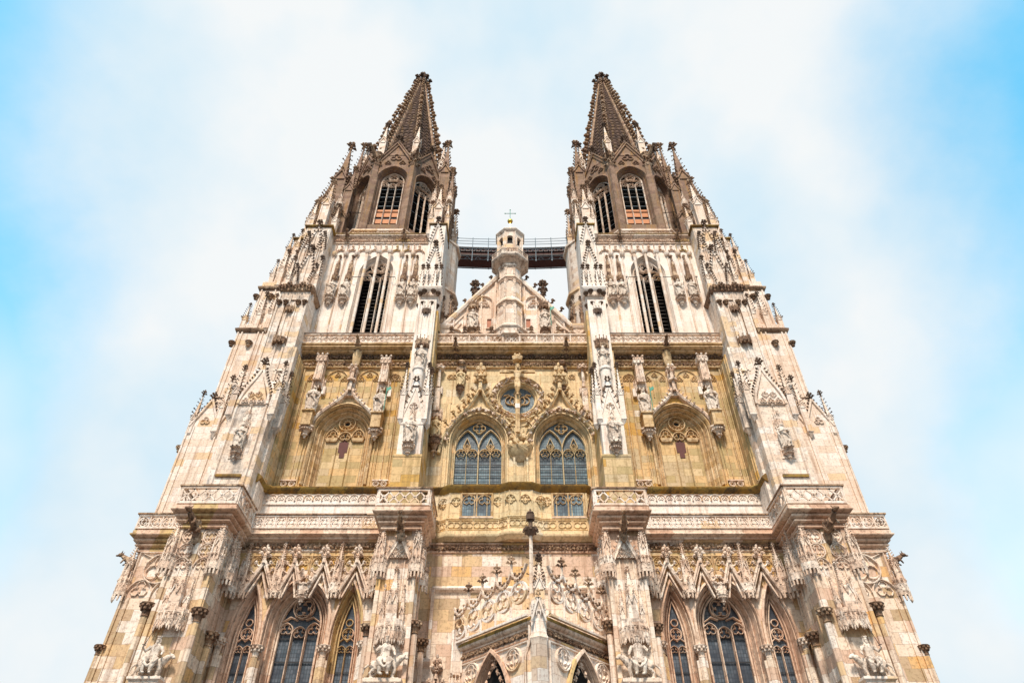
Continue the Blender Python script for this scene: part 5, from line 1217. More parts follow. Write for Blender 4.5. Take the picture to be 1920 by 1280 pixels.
for s_ in (-1, 1):
    c = GX + s_ * 4.9; b.rib([(c - .6, 43)] + arch(c, .65, 44.1, .7, 6) + [(c + .6, 43)], GY, BAR(.08, .22)); b.rib([(c + .1, 44.9), (c - s_ * .5, 45.6)], GY, BAR(.05, .14))
    b.rib([(GX + s_ * 4.2, 44.5), (GX + s_ * 4.2, 46.6), (GX + s_ * 5.1, 45.3)], GY, BAR(.05, .12)); b.rib([(GX + s_ * 1.2, 50.0), (GX + s_ * 1.2, 51.2)], GY, BAR(.05, .12))
solo('gable_moulding', b, 'cream', gw)
b = MB()
for s_ in (-1, 1):
    for j in range(8):
        t_ = (j + .5) / 8; b.inst(CR, F((GX + s_ * (6.5 * (1 - t_) + .25), GY, 44.5 + 8.8 * t_), (s_ * .8, 0, .6), (-s_ * .6, 0, .8), .55))
solo('crocket_row', b, 'dark', gw)
for s_ in (-1, 1):
    b = MB(); x = GX + s_ * 3.35; console(b, x, GY, 44.4, .45, 1.3); solo('corbel', b, 'frieze'); b = MB(); canopy(b, x, GY, 47.4, 48.9, .5, 5, .14, spire=False); solo('canopy', b, 'frieze')
    b = MB(); b.stack(x, GY + .8, [(46.5, .2), (51.0, .14)], 4); b.inst(FN, T(x, GY + .8, 50.6, 1.9)); b.inst(FN, T(x, GY + .8, 50.0, 1.2)); solo('pinnacle', b, 'dark')
    b = MB(); xx = GX + s_ * 1.78; b.rib([(xx - .33, 44.9), (xx - .33, 46.2), (xx + .33, 46.2), (xx + .33, 44.9)], GY, [(-.1, 0), (-.1, .14), (.0, .14), (0, 0)], closed=True); f = solo('small_window', b, 'cream', gw)
b = MB()
for s_ in (-1, 1): b.box(GX + s_ * 1.78 - .3, GX + s_ * 1.78 + .3, GY - .03, GY, 44.9, 46.2)
solo('brick_infill', b, 'brick', gw)
# stair turret up the gable
b = MB(); tp_ = lambda r: None
def hexst(mb, prof): mb.stack(GX + .1, GY - .35, prof, 8)
hexst(b, [(42.8, 1.45), (43.4, 1.45), (43.6, 1.6), (43.75, 1.6), (44.3, 1.15), (47.0, 1.12), (47.1, 1.3), (47.25, 1.3), (47.8, 1.05), (50.4, 1.03), (50.5, 1.15), (50.62, 1.15), (50.9, 1.0), (52.3, .98)])
st = solo('gable_turret', b, 'cream', None, smooth=False)
b = MB()
for z0, z1, r in ((44.2, 47.0, 1.13), (47.7, 50.3, 1.05), (50.9, 52.4, 1.0)):
    for k in (-1, 0, 1):
        g_ = MB(); hw = r * math.tan(pi / 8) - .06; g_.rib([(-hw, z0 + .1), (-hw, z1 - .1), (hw, z1 - .1), (hw, z0 + .1)], -r, BAR(.05, .07)); g_.rib(arch(0, hw - .05, z1 - .55, hw, 5), -r, BAR(.035, .06)); b.inst(g_, T(GX + .1, GY - .35, 0, 1, rz=k * pi / 4))
b.plan([(GX - .75, GY - 1.3), (GX + .95, GY - 1.3)], [(0, 43.25), (.2, 43.35), (.3, 43.6), (0, 43.8)]); leaffrieze(b, GX - .8, GX + 1.0, GY - 1.7, 43.3, .3, 44)
solo('turret_moulding', b, 'carved', st)
TL = T(0, 0, 52.0 - 53.6 * .8, 1, 1, .8)
b = MB(); hexst(b, [(53.6, 1.0), (53.8, 1.15), (54.0, 1.15), (54.1, 1.1), (54.4, 1.3), (54.6, 1.5), (54.7, 1.45), (54.9, 1.75), (55.05, 1.82), (55.15, 1.82), (55.4, 1.25)]); solo('gallery_corbel', b.xf(TL), 'carved', st)
b = MB(); r_ = 1.72
for k in range(8):
    q = baluster('quatre', 2 * r_ * math.tan(pi / 8), 55.15, 56.1, .12); b.inst(q, T(GX + .1, GY - .35, 0, 1, rz=k * pi / 4) @ T(-r_ * math.tan(pi / 8), -r_, 0))
    a = k * pi / 4 + pi / 8; 
solo('balustrade', b.xf(TL), 'carved', st)
b = MB()
for k in range(8):
    g_ = MB(); hw = 1.25 * math.tan(pi / 8); g_.poly([(-hw, 55), (hw, 55), (hw, 60.2), (-hw, 60.2)], -1.25, [outline(0, .26, 56.7, .27, 55.9, 5), outline(0, .27, 58.9, .28, 57.7, 6)])
    g_.inst(reveal(0, .27, 58.9, .28, 57.7, [(0, 0), (.03, .2)], -1.25, 6)); g_.rib(outline(0, .3, 58.9, .31, 57.7, 6), -1.25, BAR(.04, .06)); g_.box(-hw - .05, -hw + .05, -1.31, -1.2, 55, 60.2)
    b.inst(g_, T(GX + .1, GY - .35, 0, 1, rz=k * pi / 4))
hexst(b, [(60.1, 1.27), (60.3, 1.42), (60.45, 1.48), (60.6, 1.44), (61.1, .5), (61.2, .05)]); ln = solo('lantern', b.xf(TL), 'cream', None, smooth=False)
b = MB(); hexst(b, [(55.2, 1.0), (60.1, 1.0)]); solo('dark_interior', b.xf(TL), 'void', ln)
b = MB(); b.tube([(GX + .1, GY - .35, 61.1), (GX + .1, GY - .35, 64.0)], .07, 6); b2 = blob(12, 8); b.inst(b2, T(GX + .1, GY - .35, 64.2, .29, .29, .36)); solo('gilt_ball', b.xf(TL), 'gold', ln)
b = MB(); c0 = GX + .1; b.tube([(c0, GY - .35, 64.5), (c0, GY - .35, 66.7)], .035, 5); b.tube([(c0 - .55, GY - .35, 65.9), (c0 + .55, GY - .35, 65.9)], .035, 5)
for x, z in ((c0 - .55, 65.9), (c0 + .55, 65.9), (c0, 66.7)): b.inst(BLs, T(x, GY - .35, z, .08))
solo('cross', b.xf(TL), 'verdigris', ln)

# ================================================================ PORCH
PX, PY = 1.45, -6.0; LP, RP = (-3.3, -1.3), (6.1, -1.3)
PD = T(0, 0, -.7)
def sideM(p, q): return T(p[0], p[1], -.7, rz=math.atan2(q[1] - p[1], q[0] - p[0]))
for p, q in ((LP, (PX - .35, PY)), ((PX + .35, PY), RP)):
    L_ = math.hypot(q[0] - p[0], q[1] - p[1]); m_ = sideM(p, q); cx = L_ * .5
    b = MB(); b.poly([(0, 0), (L_, 0), (L_, 16.0), (0, 16.0)], 0, [outline(cx, 1.45, 12.55, 3.6, 3, 10)]); b.poly([(0, 0), (L_, 0), (L_, 16.0), (0, 16.0)], .7, [outline(cx, 1.2, 12.55, 3.35, 3, 10)])
    b.rib([(.3, 11), (.3, 15.42), (L_ - .3, 15.42), (L_ - .3, 11)], 0, BAR(.06, .1))
    pw = solo('porch_wall', MB().inst(b, m_), 'cream')
    b = reveal(cx, 1.5, 12.55, 3.65, 3, ST(.3, .7, 2), 0, 10); b.rib(outline(cx, 1.55, 12.55, 3.7, 8, 10), 0, [(.14, 0), (.12, .18), (-.04, .22), (-.08, 0)])
    for s_ in (-1, 1):
        for j in range(7): b.inst(CRs, F((cx + s_ * (1.38 - .17 * j - .012 * j * j), .12, 12.75 + .4 * j), (-s_, -.3, .3), (0, 0, 1), .26)); b.inst(BLs, T(cx + s_ * (1.2 - .17 * j - .012 * j * j), .1, 12.85 + .4 * j, .09, .09, .2))
    solo('arch_moulding', MB().inst(b, m_), 'warm', [pw[0]])
    b = MB()
    for s_ in (-1, 1):
        b.rib(circ(cx + s_ * 1.75, 14.75, .58, 16), 0, BAR(.07, .12), closed=True); b.rib(foil(cx + s_ * 1.75, 14.75, .5, 4, 0), 0, BAR(.05, .1), closed=True)
    solo('blind_tracery', MB().inst(b, m_), 'cream', [pw[0]])
    b = MB(); b.plan([(-.1, 0), (L_ + .1, 0)], [(-.1, 15.5), (.06, 15.56), (.06, 15.64), (0, 15.66), (0, 16.0), (.08, 16.03), (.1, 16.09), (.04, 16.11), (.04, 16.16), (.14, 16.2), (.2, 16.27), (.24, 16.34), (.24, 16.42), (.1, 16.6), (-.2, 16.7)]); pc = solo('cornice', MB().inst(b, m_), 'warm')
    b = MB(); leaffrieze(b, .1, L_ - .1, -.03, 15.84, .3, 61, 1.4); solo('foliage_frieze', MB().inst(b, m_), 'frieze', pc)
    b = MB(); b.plan([(-.1, 0), (L_ + .1, 0)], [(.1, 16.40), (.27, 16.40), (.28, 16.5), (.05, 16.7)]); solo('coping', MB().inst(b, m_), 'moss', pc)
    # openwork cresting rising towards the corner pier
    b, d = MB(), MB(); up = 1 if p == LP else -1; n = 5; s = L_ / n; y = -.35
    b.box(0, L_, y - .1, y + .1, 16.62, 16.74)
    for i in range(n):
        u0 = s * i; c = u0 + s * .5; kk = (i if up > 0 else n - 1 - i); r = s * .5; hz = 16.8 + r + .02 + kk * .16
        b.rib(circ(c, hz, r * .92, 18), y, [(-.07, -.09), (-.07, .09), (.05, .09), (.05, -.09)], closed=True)
        for t3 in range(3): a = pi / 2 + t3 * 2 * pi / 3; b.rib(circ(c + r * .42 * math.cos(a), hz + r * .42 * math.sin(a), r * .42, 12), y, BAR(.045, .1), closed=True)
        b.rib([(u0, 16.74), (u0, hz)], y, BAR(.05, .12))
        zt = hz + r * 1.0
        cv = [(u0 + s * t_ / 6, zt + .75 + .12 * (t_ / 6) * up - .65 * math.sin(pi * t_ / 6) ** .8) for t_ in range(7)]
        b.rib(cv, y, [(-.06, -.08), (-.06, .1), (.06, .1), (.06, -.08)])
        for t_ in (1, 2, 3, 4, 5): d.inst(CR, F((cv[t_][0], y, cv[t_][1]), ((.6 if t_ < 3 else -.6), 0, .8), (0, -1, 0), .24)); d.inst(BLs, T(cv[t_][0], y - .1, cv[t_][1] - .12, .1))
        if i:
            b.stack(u0, y, [(zt + .5, .07), (zt + 1.2, .07)], 6); d.inst(FN, T(u0, y, zt + .95, .9))
    br_ = solo('porch_balustrade', MB().inst(b, m_), 'cream'); solo('leaf_cresting', MB().inst(d, m_), 'frieze', br_)
b = MB(); b.stack(PX, PY - .1, [(0, .42), (15.2, .42), (15.4, .5), (15.6, .42), (17.6, .36)], 6); b.add([(LP[0], LP[1], 16.5), (PX, PY, 16.5), (RP[0], RP[1], 16.5), (RP[0], 0, 16.6), (LP[0], 0, 16.6)], [(0, 1, 2, 3, 4)])
b.tube([(PX - .75, PY + .2, 2), (PX - .75, PY + .2, 14.6), (PX - .5, PY + .05, 15.4), (PX - .5, PY, 16.2)], .08, 6)
pp = solo('corner_pier', b.xf(PD), 'cream')
b, d = MB(), MB(); gablet(b, PX, .4, 16.2, 1.3, PY - .6, .1, 4, .16); pinn(b, d, PX + .1, PY - .1, 16.6, 18.1, 19.9, .28, 8, .2); d.inst(FN, T(PX + .1, PY - .1, 19.6, .8)); canopy(b, PX, PY - .3, 16.6, 18.0, .36, 5, .1, spire=False)
solo('pinnacle', b.xf(PD), 'grimy', pp); solo('crockets', d.xf(PD), 'dark', pp)
b, d = MB(), MB(); fx, fy = PX - .32, PY + .35
b.stack(fx, fy, [(15.5, .20), (18, .17), (23.6, .09)], 6); 
for j in range(9): d.inst(CRs, F((fx + .12 * (-1) ** j, fy - .05, 18.6 + .5 * j), ((-1) ** j, -.2, 0), (0, 0, 1), .16))
d.stack(fx, fy, [(23.5, .12), (23.75, .34), (23.95, .38), (24.05, .14), (24.5, .12), (24.55, .26), (24.9, .26), (24.95, .1), (25.3, .05)], 8)
for k in range(8): a = k * pi / 4; d.inst(CR, F((fx, fy, 23.8), (math.cos(a), math.sin(a), 0), (0, 0, 1), .42)); d.inst(CRs, F((fx, fy, 25.0), (math.cos(a), math.sin(a), 0), (0, 0, 1), .2))
PF = T(0, 0, -2.6)
fi = solo('finial_shaft', b.xf(PF), 'grimy'); solo('finial', d.xf(PF), 'dark', fi)
for x, y in ((-3.25, -1.5), (6.15, -1.5)):
    b = MB(); b.stack(x, y, [(14.9, .32), (16.4, .3), (16.6, .34), (18.2, .2), (18.3, .26), (18.4, .2), (19.0, .03)], 4, rot=pi / 4 + .3); canopy(b, x, y, 13.9, 15.4, .42, 6, .1, spire=False)
    for k in (-1, 1): b.stack(x + k * .28, y - .25, [(15, .06), (18, .05), (18.5, .01)], 4)
    solo('hanging_pinnacle', b.xf(PD), 'cream')
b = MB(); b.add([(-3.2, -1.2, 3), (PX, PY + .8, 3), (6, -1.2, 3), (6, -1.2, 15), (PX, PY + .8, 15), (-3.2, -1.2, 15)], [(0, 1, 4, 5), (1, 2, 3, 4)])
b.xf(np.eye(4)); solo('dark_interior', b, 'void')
# small crocketed gables on the wall beside the porch
for x in (-4.55,):
    b = MB()
    for s_ in (-1, 1):
        b.rib([(x + s_ * .8, 12.4), (x, 14.6)], -.2, [(-.08, -.1), (-.08, .12), (.08, .12), (.08, -.1)])
        for j in range(3): t_ = (j + .4) / 3; b.inst(CR, F((x + s_ * .8 * (1 - t_), -.3, 12.4 + 2.2 * t_), (s_ * .94, 0, .34), (-s_ * .34, 0, .94), .36)); 
    b.inst(FN, T(x, -.3, 14.4, 1.4)); solo('wall_gable', b, 'carved'); c = bpy.data.objects.new('wall_gable', bpy.data.objects['wall_gable'].data); scene.collection.objects.link(c); c.parent = C; c.location.x = 11.0

# ================================================================ FOOTBRIDGE
FB = empty('footbridge', (0, 6.5, 60))
tag(FB, 'dark red clad scaffold footbridge with steel rails spanning the gap between the two towers', 'footbridge')
def fb(name, mb, mat):
    o = bpy.data.objects.new(name, mkmesh(name, mb, M[mat])); scene.collection.objects.link(o); o.parent = FB; return o
sag = lambda x: -.25 * (1 - (x / 6.4) ** 2)
def strip(mb, y0, y1, z0, z1, n=12):
    for i in range(n):
        xa, xb = -6.6 + 13.2 * i / n, -6.6 + 13.2 * (i + 1) / n
        mb.add([(x, y, z + sag(x)) for z in (z0, z1) for y in (y0, y1) for x in (xa, xb)], [(0, 1, 3, 2), (4, 6, 7, 5), (0, 4, 5, 1), (2, 3, 7, 6), (0, 2, 6, 4), (1, 5, 7, 3)])
b = MB(); strip(b, -.9, .9, .3, .42); strip(b, -.95, -.88, .42, 1.4); strip(b, .88, .95, .42, 1.4); fb('cladding', b, 'rust')
b = MB(); strip(b, -1.1, -.96, 1.4, 1.5); strip(b, -1.1, -.96, .78, .86); strip(b, -1.0, -.9, .2, .28); strip(b, .9, 1., .2, .28); fb('beam', b, 'iron')
b = MB()
for z in (2.1, 2.55, 3.0): b.tube([(-6.6 + 13.2 * i / 12, -1.05, z + sag(-6.6 + 13.2 * i / 12)) for i in range(13)], .035, 5)
for i in range(8): x = -6.2 + 12.4 * i / 7; b.tube([(x, -1.05, -.6 + sag(x)), (x, -1.05, 3.2 + sag(x))], .045, 5); b.tube([(x, 1.05, .2 + sag(x)), (x, 1.05, 3.1 + sag(x))], .04, 5); b.inst(BLs, T(x, -1.05, -.7 + sag(x), .1))
fb('railing', b, 'steel')
b = MB()
for i in range(22):
    x = -6.4 + 12.8 * i / 22; x2 = x + 12.8 / 44; x3 = x + 12.8 / 22
    b.tube([(x, -1.14, .84 + sag(x)), (x2, -1.14, 1.42 + sag(x2)), (x3, -1.14, .84 + sag(x3))], .045, 4)
    if i % 2 == 0: b.tube([(x, -1.0, -.45 + sag(x)), (x2, -1.0, -.02 + sag(x2)), (x3, -1.0, -.45 + sag(x3))], .03, 4)
b.tube([(-6.6 + 13.2 * i / 12, -1.0, -.48 + sag(-6.6 + 13.2 * i / 12)) for i in range(13)], .035, 4); b.tube([(-6.6 + 13.2 * i / 12, -1.0, 0 + sag(-6.6 + 13.2 * i / 12)) for i in range(13)], .03, 4)
fb('truss', b, 'steel')

# ================================================================ FIGURES
def fused(name, mb, mat, voxel):
    """one continuous surface out of overlapping forms"""
    me = bpy.data.meshes.new(name); me.from_pydata(mb.arr().tolist(), [], mb.f); o = bpy.data.objects.new(name, me); scene.collection.objects.link(o)
    m = o.modifiers.new('r', 'REMESH'); m.mode = 'VOXEL'; m.voxel_size = voxel; m.use_smooth_shade = True
    s_ = o.modifiers.new('s', 'SMOOTH'); s_.factor = .4; s_.iterations = 1
    dg = bpy.context.evaluated_depsgraph_get(); r = bpy.data.meshes.new_from_object(o.evaluated_get(dg)); r.name = name
    bpy.data.objects.remove(o); r.materials.clear(); r.materials.append(M[mat]); return r
SPH = blob(10, 7)
def head(b, x, y, z, r, beard=False, hair=0, crown=0, tilt=0):
    b.inst(SPH, T(x, y, z, r * .82, r * .92, r * 1.12)); b.inst(SPH, T(x, y - r * .1, z - r * .55, r * .55, r * .62, r * .55))
    b.tube([(x, y + r * .1, z - r * 1.9), (x, y, z - r * .6)], [r * .6, r * .5], 8)
    b.inst(BL, T(x, y - r * .98, z - r * .12, r * .13, r * .2, r * .28))                                     # nose
    for k in (-1, 1):
        b.inst(BL, T(x + k * r * .3, y - r * .86, z + r * .22, r * .2, r * .1, r * .07)); b.inst(BL, T(x + k * r * .82, y, z - r * .05, r * .1, r * .17, r * .25))   # brows, ears
    b.inst(BL, T(x, y - r * .82, z - r * .52, r * .24, r * .1, r * .07))                                     # mouth
    if beard:
        b.inst(BL, T(x, y - r * .7, z - r * 1.1, r * .5, r * .4, r * .75))
    if hair:
        b.inst(SPH, T(x, y + r * .2, z + r * .25, r * .98, r * .95, r * 1.02))
        for k in (-1, 1): b.tube([(x + k * r * .75, y + r * .2, z + r * .2), (x + k * r * .95, y + r * .25, z - r * .8), (x + k * r * .8, y + r * .2, z - r * 1.7)], [r * .3, r * .32, r * .18], 6)
    if crown == 1:
        b.stack(x, y, [(z + r * .65, r * .85), (z + r * 1.05, r * .98)], 10)
        for k in range(7): a = k * 2 * pi / 7; b.inst(BL, T(x + r * .95 * math.cos(a), y + r * .95 * math.sin(a), z + r * 1.25, r * .17, r * .17, r * .3))
    if crown == 2: b.rings([[(x - r * .8, y - r * .6, z + r * .6), (x + r * .8, y - r * .6, z + r * .6), (x + r * .8, y + r * .7, z + r * .6), (x - r * .8, y + r * .7, z + r * .6)], [(x - r * .9, y - r * .45, z + r * 1.3), (x + r * .9, y - r * .45, z + r * 1.3), (x + r * .9, y + r * .5, z + r * 1.3), (x - r * .9, y + r * .5, z + r * 1.3)], [(x - r * .05, y - r * .2, z + r * 2.3), (x + r * .05, y - r * .2, z + r * 2.3), (x + r * .05, y + r * .2, z + r * 2.3), (x - r * .05, y + r * .2, z + r * 2.3)]])
def hand(b, p, d, r):
    p = Vector(p); d = Vector(d).normalized(); u = d.cross(Vector((0, -1, .3))).normalized()
    b.inst(BL, T(p.x, p.y, p.z, r))
    for k, l in ((-1.5, 1.5), (-.5, 1.8), (.5, 1.7), (1.5, 1.35)):
        q = p + u * r * .42 * k + d * r * .5; b.tube([q, q + d * r * l * .6, q + d * r * l * .95 + Vector((0, -r * .3, -r * .2))], [r * .25, r * .22, r * .16], 5)
    q = p + u * r * .9; b.tube([q, q + u * r * .5 + d * r * .5], [r * .26, r * .2], 5)
def robe(b, prof, ph=0, folds=9, x=0, y=0):
    n = 48; rs = []
    for z, rx, ry, f in prof:
        rs.append([(x + (rx * (1 + f * math.sin(folds * a + ph + z * 5))) * math.cos(a) + .015 * math.sin(z * 6 + ph), y + (ry * (1 + f * math.sin(folds * a + ph + z * 5))) * math.sin(a), z) for a in [2 * pi * i / n for i in range(n)]])
    b.rings(rs)
def standing(kind):
    b = MB(); ph = kind * 1.3
    robe(b, [(0, .17, .13, .10), (.05, .165, .125, .12), (.2, .15, .115, .10), (.36, .15, .115, .08), (.5, .135, .10, .06), (.58, .125, .095, .04), (.68, .145, .10, .03), (.76, .155, .095, .02), (.81, .13, .08, 0), (.845, .05, .05, 0)], ph)
    b.tube([(-.13, -.06, .62), (.02, -.14, .50), (.13, -.10, .33), (.10, -.12, .15)], [.03, .035, .04, .03], 6)          # mantle fold
    b.tube([(.14, .0, .78), (.17, -.02, .45), (.16, 0, .1)], [.035, .05, .035], 6); b.tube([(-.14, .02, .78), (-.17, 0, .45), (-.15, .02, .12)], [.035, .045, .03], 6)
    for k in (-1, 1): b.inst(BL, T(k * .07, -.14, .015, .035, .07, .025))
    poses = {0: ([(.05, -.17, .62), (-.03, -.17, .62)], [(0, -.3, 1), (0, -.3, 1)]), 1: ([(.10, -.17, .58), (-.19, -.14, .62)], [(-1, -.3, .2), (0, -.5, 1)]),
             2: ([(.20, -.12, .72), (-.06, -.18, .55)], [(0, -.3, 1), (1, -.3, .1)]), 3: ([(.12, -.16, .52), (-.12, -.16, .66)], [(-1, -.4, 0), (.3, -.5, 1)])}[kind % 4]
    for k, p, d in ((1, poses[0][0], poses[1][0]), (-1, poses[0][1], poses[1][1])):
        b.tube([(k * .14, 0, .775), (k * .20, -.02, .62), p], [.05, .045, .028], 7); b.tube([(k * .20, -.02, .62), (k * .17, -.06, .48), (k * .15, -.04, .38)], [.045, .03, .01], 6); hand(b, p, d, .024)
    if kind % 4 == 1: b.box(-.02, .10, -.22, -.17, .55, .68)
    if kind % 4 == 3: b.box(.02, .12, -.21, -.16, .50, .64)
    head(b, 0, -.03, .915, .062, beard=kind % 4 in (1, 3), hair=kind % 4 != 1, crown=(0, 0, 1, 2)[kind % 4])
    b.box(-.17, .17, -.15, .12, -.03, .01)
    return fused('statue', b, 'statue', .0105)
SM = [standing(k) for k in range(4)]
def statue(kind, x, y, z, h, label, rz=0, staff=None, mat=None, group=None):
    me = SM[kind]
    o = bpy.data.objects.new('statue', me); scene.collection.objects.link(o); o.location = (x, y, z + .03 * h); o.scale = (h,) * 3; o.rotation_euler.z = rz
    tag(o, label, 'statue', group)
    if mat:
        o.data = me.copy(); o.data.materials.clear(); o.data.materials.append(M[mat])
    if staff:
        b = MB(); b.tube([(.21, -.15, .05), (.21, -.16, 1.02)], .012, 5)
        if staff == 'flag': b.box(.205, .215, -.165, -.155, .3, .31); b.rings([[(.21, -.16, .8), (.215, -.155, .8), (.36, -.15, .92), (.35, -.16, .93)], [(.21, -.16, .95), (.215, -.155, .95), (.34, -.15, 1.02), (.335, -.16, 1.03)]])
        else: b.inst(BL, T(.21, -.16, 1.03, .04, .03, .04)); b.tube([(.21, -.16, 1.02), (.25, -.16, 1.07), (.28, -.16, 1.03)], .012, 5)
        c = bpy.data.objects.new('banner_staff' if staff == 'flag' else 'crozier', mkmesh('staff', b, M['verdigris'] if staff == 'flag' else M['iron'])); scene.collection.objects.link(c); c.parent = o
    return o
for sd, tw in ((-1, 'left'), (1, 'right')):
    statue(0, sd * 16.3, .3, 34.6, 2.55, f'pale statue with joined hands on the outer pedestal beside the {tw} tower ogee arch', rz=sd * -.15, group='statues beside the ogee arches')
    statue(2, sd * 10.78, .3, 34.35, 2.45, f'pale statue with green banner on the inner pedestal beside the {tw} tower ogee arch', staff='flag', group='statues beside the ogee arches')
    statue(1, sd * 7.5, -2.6, 29.6, 2.35, f'narrow pale statue in the low niche of the slim buttress {tw} of the centre windows', group='statues on the slim buttresses')
    statue(3, sd * 7.5, -1.95, 37.28, 2.3, f'bearded pale statue standing on a round drum, slim buttress {tw} of the round window', group='statues on the slim buttresses')
    statue(0, sd * 19.75, -2.85, 29.05, 2.1, f'small pale statue in the gabled niche of the massive outer {tw} buttress', group='statues in the outer niches')
    for k, (x, kind, nm) in enumerate(((17.25, 1, 'outermost'), (15.96, 2, 'second from outside'), (10.56, 2, 'third from outside'), (9.51, 3, 'innermost'))):
        statue(kind, sd * x, .62, 48.3, 2.25, f'{nm} of the four bracket statues beside the {tw} belfry window', staff='crozier' if k in (0, 2) else None, group='bracket statues beside the belfry windows')
    statue(2, sd * 19.7, 2.55, 63.2, 2.2, f'weathered statue on a column among the outer pinnacles of the {tw} tower top', mat='frieze', group='statues among the top pinnacles')
    statue(1, sd * 8.75, 1.45, 62.3, 1.9, f'small statue on the outer bracket of the inner pinnacle cluster, {tw} tower', group='statues among the top pinnacles')
    statue(3, sd * 7.0, 1.45, 62.3, 1.9, f'small statue nearest the gap in the inner pinnacle cluster of the {tw} tower', group='statues among the top pinnacles')
for sd in (-1, 1):
    for x in (17.25, 15.96, 10.56, 9.51):
        pass
for x in (-17.25, -15.96, -10.56, -9.51):
    b = MB(); console(b, x, .98, 48.25, .44, 1.0); part('corbel', b, 'carved', bw)
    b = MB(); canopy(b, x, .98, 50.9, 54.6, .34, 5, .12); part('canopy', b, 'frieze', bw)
statue(1, GX - 3.35, GY - .35, 44.55, 2.5, 'bearded statue on the left bracket of the centre gable', staff=None)
statue(0, GX + 3.35, GY - .35, 44.55, 2.5, 'praying statue with a green banner on the right bracket of the centre gable', staff='flag')
statue(0, -6.05, .5, 32.25, 1.95, 'brown weathered statue on a tall leafy corbel left of the left centre window', mat='center')
statue(0, -4.35, .7, 37.6, 1.75, 'small yellow-stone statue under a hood at the upper left of the round window', mat='center')
statue(0, 4.3, .7, 37.6, 1.75, 'small yellow-stone statue under a hood at the upper right of the round window', mat='center')
def rider():
    """crowned figure seated side-on upon a beast, facing +X"""
    b = MB()
    b.tube([(-.62, 0, .62), (-.3, 0, .66), (.1, 0, .62), (.42, 0, .68), (.62, -.02, .86), (.78, -.03, 1.0)], [.24, .27, .24, .25, .18, .14], 10)
    b.inst(SPH, T(.86, -.03, 1.02, .16, .11, .12)); b.inst(SPH, T(1.0, -.04, .95, .09, .075, .075))
    for k in (-1, 1): b.tube([(.80, -.03 + k * .07, 1.1), (.76, -.03 + k * .13, 1.22)], [.04, .015], 5)
    for x, k in ((.42, -1), (.34, 1)): b.tube([(x, k * .1, .6), (x + .06, k * .14, .34), (x, k * .14, .06), (x + .08, k * .14, .02)], [.15, .10, .07, .08], 7)
    for x, k in ((-.55, -1), (-.48, 1)): b.tube([(x, k * .1, .6), (x + .12, k * .15, .42), (x - .06, k * .15, .24), (x - .02, k * .15, .05), (x + .06, k * .15, .02)], [.2, .14, .09, .07, .08], 7)
    b.tube([(-.76, 0, .66), (-.95, 0, .5), (-.98, 0, .25)], [.06, .05, .03], 6)
    beast = b; b = MB()
    robe(b, [(.72, .24, .22, .05), (.9, .20, .17, .05), (1.1, .18, .15, .04), (1.3, .21, .15, .02), (1.4, .17, .12, 0), (1.47, .07, .07, 0)], .4, 8, -.02, -.04)
    for k, x in ((-1, -.08), (1, .14)):
        b.tube([(x, -.1, .82), (x + .06 * k, -.34, .80), (x + .04 * k, -.40, .5), (x + .03 * k, -.38, .3)], [.14, .13, .09, .06], 8); b.tube([(x + .03 * k, -.38, .32), (x + .08, -.48, .26)], [.05, .04], 6)
    rs = [(-.22, -.36, .8), (-.1, -.44, .6), (.05, -.46, .5), (.2, -.42, .62), (.3, -.32, .8)]; b.tube(rs, [.08, .07, .06, .07, .08], 6)
    b.tube([(.19, -.04, 1.34), (.33, -.12, 1.12), (.36, -.24, 1.0)], [.075, .06, .04], 7); hand(b, (.37, -.26, .99), (.3, -.5, -.2), .035)
    b.tube([(-.22, -.04, 1.34), (-.38, -.12, 1.14), (-.42, -.28, 1.22)], [.075, .06, .04], 7); hand(b, (-.43, -.3, 1.24), (-.2, -.2, 1), .035)
    head(b, 0, -.08, 1.60, .095, beard=True, hair=1, crown=1)
    beast.inst(b, T(0, 0, .6, 1.28) @ T(0, 0, -.66)); b = beast; b.box(-.85, .75, -.3, .25, -.04, .03)
    return fused('rider', b, 'statue', .019)
RM = rider()
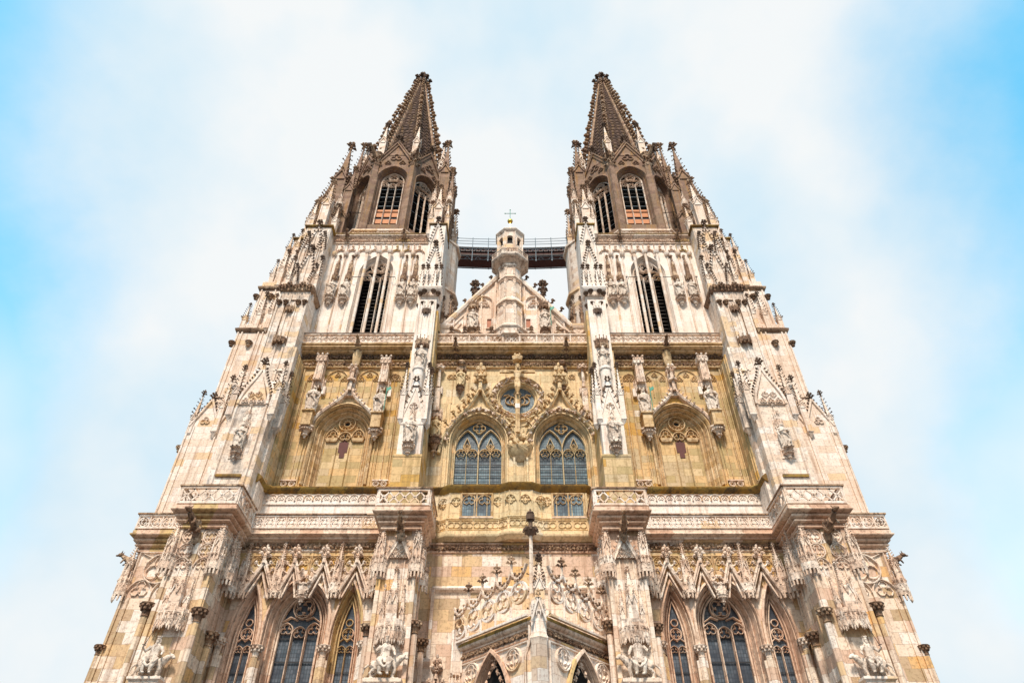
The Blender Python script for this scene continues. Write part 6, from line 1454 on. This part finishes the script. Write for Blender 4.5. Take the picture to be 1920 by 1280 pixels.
for sd, tw in ((-1, 'left'), (1, 'right')):
    for x, y, z, h, nm, sw in ((20.1, -3.75, 13.45, 1.12, f'crowned rider with raised sword on a beast, massive outer {tw} pier', True), (7.15, -3.42, 13.45, 1.2, f'crowned rider on a horned beast, pier just {tw} of the porch', False)):
        o = bpy.data.objects.new('rider_statue', RM); scene.collection.objects.link(o); o.location = (sd * x, y, z); o.scale = (h * (-1 if sd > 0 else 1), h, h); tag(o, nm, 'statue', 'riders on the piers')
        if sw:
            b = MB(); b.tube([(-.55, -.39, 1.3), (-.28, -.42, 2.15)], [.024, .012], 5); b.tube([(-.62, -.4, 1.48), (-.42, -.4, 1.42)], .02, 5); c = bpy.data.objects.new('sword', mkmesh('sword', b, M['iron'])); scene.collection.objects.link(c); c.parent = o
# crucifix over the rose window
CRU = empty('crucifix', (.45, .2, 33)); tag(CRU, 'tall stone crucifix with a hanging figure, standing in front of the round window', 'crucifix')
def cpart(name, me):
    o = bpy.data.objects.new(name, me); scene.collection.objects.link(o); o.parent = CRU; o.location = (0, 0, 0); return o
b = MB(); b.box(-.17, .17, -.06, .14, -.4, 6.7); b.box(-1.5, 1.5, -.1, .1, 5.62, 5.82); cpart('cross', mkmesh('cross', b, M['moss' if 0 else 'ochre']))
b = MB(); b.box(-.19, .19, -.08, .16, 1.9, 2.35); cpart('repair_block', mkmesh('repair_block', b, M['white']))
b = MB(); z = 3.6
robe(b, [(5.0, .17, .12, 0), (5.2, .16, .12, 0), (5.45, .19, .13, 0), (5.7, .24, .14, 0), (5.85, .2, .12, 0), (5.95, .09, .09, 0)], 0, 6, 0, -.25)
robe(b, [(4.75, .16, .13, .08), (4.95, .2, .15, .08), (5.08, .2, .15, .06)], 0, 8, 0, -.25)
for k in (-1, 1):
    b.tube([(k * .2, -.24, 5.82), (k * .6, -.2, 5.93), (k * .98, -.17, 6.0)], [.085, .065, .045], 7); hand(b, (k * 1.02, -.17, 6.01), (k, 0, .3), .05)
    b.tube([(k * .09, -.26, 4.9), (k * .1, -.36, 4.45), (k * .03, -.28, 4.0), (k * .03, -.38, 3.85)], [.12, .1, .06, .05], 8)
head(b, .04, -.36, 6.18, .14, beard=True, hair=1)
b.xf(T(0, -.05, 5.85, 1.3) @ T(0, .2, -5.95)); cpart('hanging_figure', fused('hanging_figure', b, 'ochre', .03))
b = MB(); b.stack(0, -.1, [(6.85, .36), (7.1, .42), (7.3, .36)], 6)
for k in range(6): a = k * pi / 3; b.inst(BLs, T(.38 * math.cos(a), -.1 + .38 * math.sin(a), 7.3, .09, .09, .18))
cpart('hood', mkmesh('hood', b, M['ochre']))
